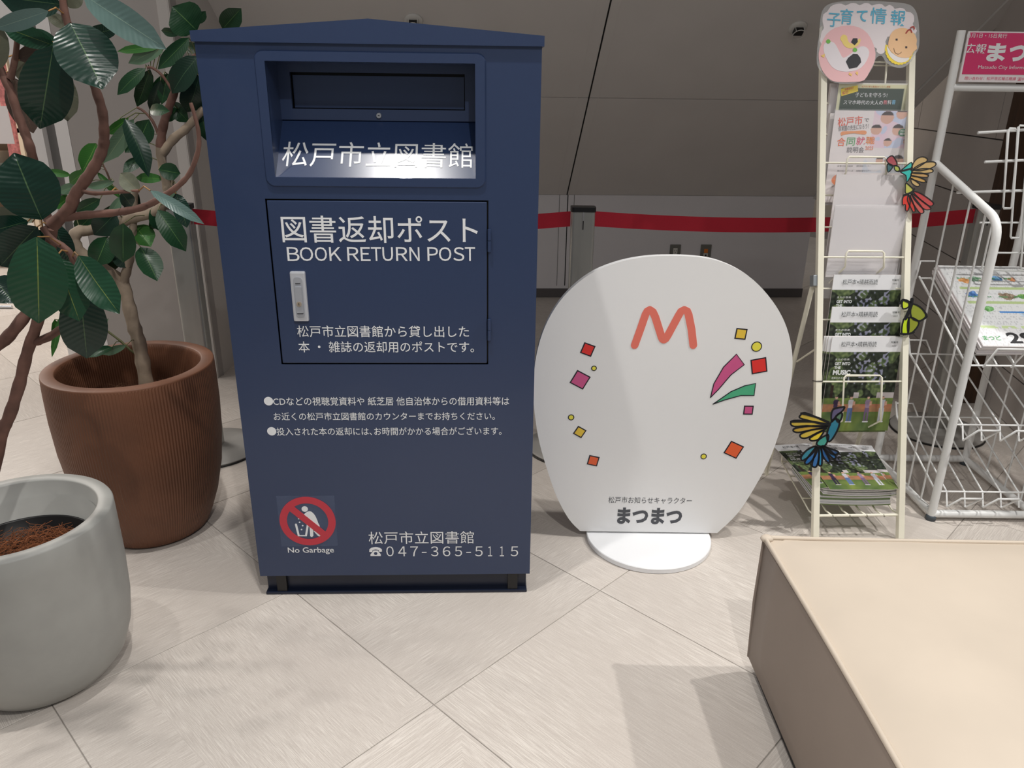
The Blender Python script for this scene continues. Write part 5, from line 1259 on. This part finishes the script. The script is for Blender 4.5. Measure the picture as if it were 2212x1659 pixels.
# top cushion: grid dome
mb = MB(); nx = 28; vs = []; fs = []
for i in range(nx + 1):
    for j in range(nx + 1):
        u = -1 + 2 * i / nx; v = -1 + 2 * j / nx
        x = u * hx; y = v * hy
        # corners pulled to a point, edges bowed in a little
        x *= 1 - .018 * (1 - v * v) * (abs(u) ** 6); y *= 1 - .012 * (1 - u * u) * (abs(v) ** 6)
        d_ = min(1 - abs(u), 1 - abs(v))
        z = oz + .034 * (1 - math.exp(-d_ * 8)) + .002 * pnoise((u * 3, v * 3, 0))
        vs.append((x, y, z))
for i in range(nx):
    for j in range(nx):
        a = i * (nx + 1) + j; fs.append((a, a + nx + 1, a + nx + 2, a + 1))
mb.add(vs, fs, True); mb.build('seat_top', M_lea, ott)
def edge_loop(z, inset=0.0, bow=0.0):
    out = []
    for (a, b) in (((-1, -1), (1, -1)), ((1, -1), (1, 1)), ((1, 1), (-1, 1)), ((-1, 1), (-1, -1))):
        for k in range(12):
            t = k / 12; u = a[0] + (b[0] - a[0]) * t; v = a[1] + (b[1] - a[1]) * t
            x = u * hx; y = v * hy
            f_ = (1 - (2 * t - 1) ** 2)
            if a[0] == b[0]: x *= 1 - .018 * f_ ; x += bow * f_ * a[0]
            else: y *= 1 - .012 * f_; y += bow * f_ * a[1]
            out.append((x * (1 - inset), y * (1 - inset), z))
    return out
mb = MB(); levels = [(oz, 0, 0), (oz - .03, .0, .010), (oz - .10, .0, .020), (.18, .0, .024), (.10, .0, .018), (.045, .002, .006), (.038, .012, .0)]
vs = []; fs = []
for L_ in levels: vs += edge_loop(*L_)
n = 48
for i in range(len(levels) - 1):
    for k in range(n): fs.append((i * n + (k + 1) % n, i * n + k, (i + 1) * n + k, (i + 1) * n + (k + 1) % n))
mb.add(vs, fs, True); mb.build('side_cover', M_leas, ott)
lp = edge_loop(oz + .002); mb = MB(); mb.tube(lp + [lp[0]], .0052, 8, caps=False); mb.build('piping', M_lea, ott)
lp = edge_loop(oz - .009, .003); mb = MB(); mb.tube(lp + [lp[0]], .0035, 8, caps=False); mb.build('seam', M_leas, ott)
for (sx_, sy_) in ((-1, 1), (-1, -1), (1, 1), (1, -1)):
    mb = MB(); mb.tube([(sx_ * hx, sy_ * hy, oz - .005), (sx_ * hx * 1.002, sy_ * hy * 1.002, .2), (sx_ * hx * .995, sy_ * hy * .995, .045)], .004, 8); mb.build('corner_seam', M_leas, ott)
    mb = MB(); bmx = bmesh.new(); bmesh.ops.create_uvsphere(bmx, u_segments=14, v_segments=10, radius=.012)
    bmesh.ops.scale(bmx, vec=(1.2, 1.0, .7), verts=bmx.verts); bmesh.ops.translate(bmx, verts=bmx.verts, vec=(sx_ * (hx - .004), sy_ * (hy - .004), oz + .003)); mb.bm(bmx, True); mb.build('corner_tuft', M_lea, ott)
mb = MB(); mb.box(-hx * .965, hx * .965, -hy * .965, hy * .965, 0, .045); mb.build('plinth', M_black, ott)

# ================================================================== SHOP BEHIND THE PLANTS (far left)
sx0 = at_y(-60, 330, 5.6).x; 
shelf = thing('shop_shelf', Matrix.Translation((sx0 - .25, 5.7, 0)), 'pale shop shelf unit with brown top boxes at the far left behind the plants', 'shelf')
M_sw = mat('shelf_board', (214, 196, 172), .5); M_bx = mat('brown_box', (150, 108, 82), .7, var=.2, scale=8)
for zz in (.12, .55, .98, 1.38, 1.8, 2.3):
    mb = MB(); mb.box(-.6, .55, 0, .4, zz, zz + .03); mb.build('shelf_board', M_sw, shelf)
for xx in (-.62, .53): mb = MB(); mb.box(xx, xx + .03, 0, .4, 0, 2.5); mb.build('upright', M_sw, shelf)
mb = MB(); mb.box(-.6, .55, .38, .4, 0, 2.5); mb.build('back_board', mat('shelf_back', (178, 160, 140), .6), shelf)
gx_ = shelf.location
cols = [(206, 190, 180), (160, 110, 90), (196, 172, 150), (120, 120, 140), (230, 226, 220), (90, 96, 90)]
for r_i, zz in enumerate((.15, .58, 1.01, 1.41, 1.83)):
    for k in range(5):
        hh2 = .16 + .12 * ((k * 7 + r_i * 3) % 5) / 5
        mb = MB(); mb.box(-.08, .08, 0, .22, 0, hh2, .006); 
        o = mb.build('folded_goods', mat('goods_%d' % ((k + r_i) % 6), cols[(k + r_i) % 6], .7)); o.location = (gx_.x - .45 + k * .21, gx_.y + .08, zz)
        tag(o, '%s box of goods on the %s board of the pale shop shelf' % (['beige', 'brown', 'tan', 'slate grey', 'white', 'olive grey'][(k + r_i) % 6], ['lowest', 'second', 'middle', 'fourth', 'fifth'][r_i]), 'goods', 'goods on the far left shop shelf')
rb = at_y(18, 330, 4.6)
mb = MB(); m_stripe = mat('red_check', (206, 128, 126), .7, var=.35, scale=60)
mb.box(-.03, .03, -.01, .01, .70, 1.62, .004); o = mb.build('checked_scarf', m_stripe); o.location = (rb.x, rb.y, 0); o.rotation_euler = (0, .04, 0)
tag(o, 'red and white checked cloth hanging by the shop shelf behind the plants', 'cloth')
mb = MB(); mb.tube([(rb.x - .3, rb.y, 1.63), (rb.x + .06, rb.y, 1.63)], .006, 8); mb.tube([(rb.x - .3, rb.y, 1.63), (rb.x - .3, rb.y, 0)], .01, 8); mb.tube([(rb.x - .42, rb.y, .01), (rb.x - .18, rb.y, .01)], .01, 8)
o = mb.build('clothes_rail', M_chrome); tag(o, 'thin metal clothes rail at the far left of the shop', 'rail')
pc_ = at_y(6, 270, 4.5)
mb = MB(); mb.box(-.045, .045, -.002, .002, -.10, .10); o = mb.build('price_card', M_paper); o.location = (pc_.x, pc_.y, pc_.z); tag(o, 'white card hanging among the shop goods at the left edge', 'card')
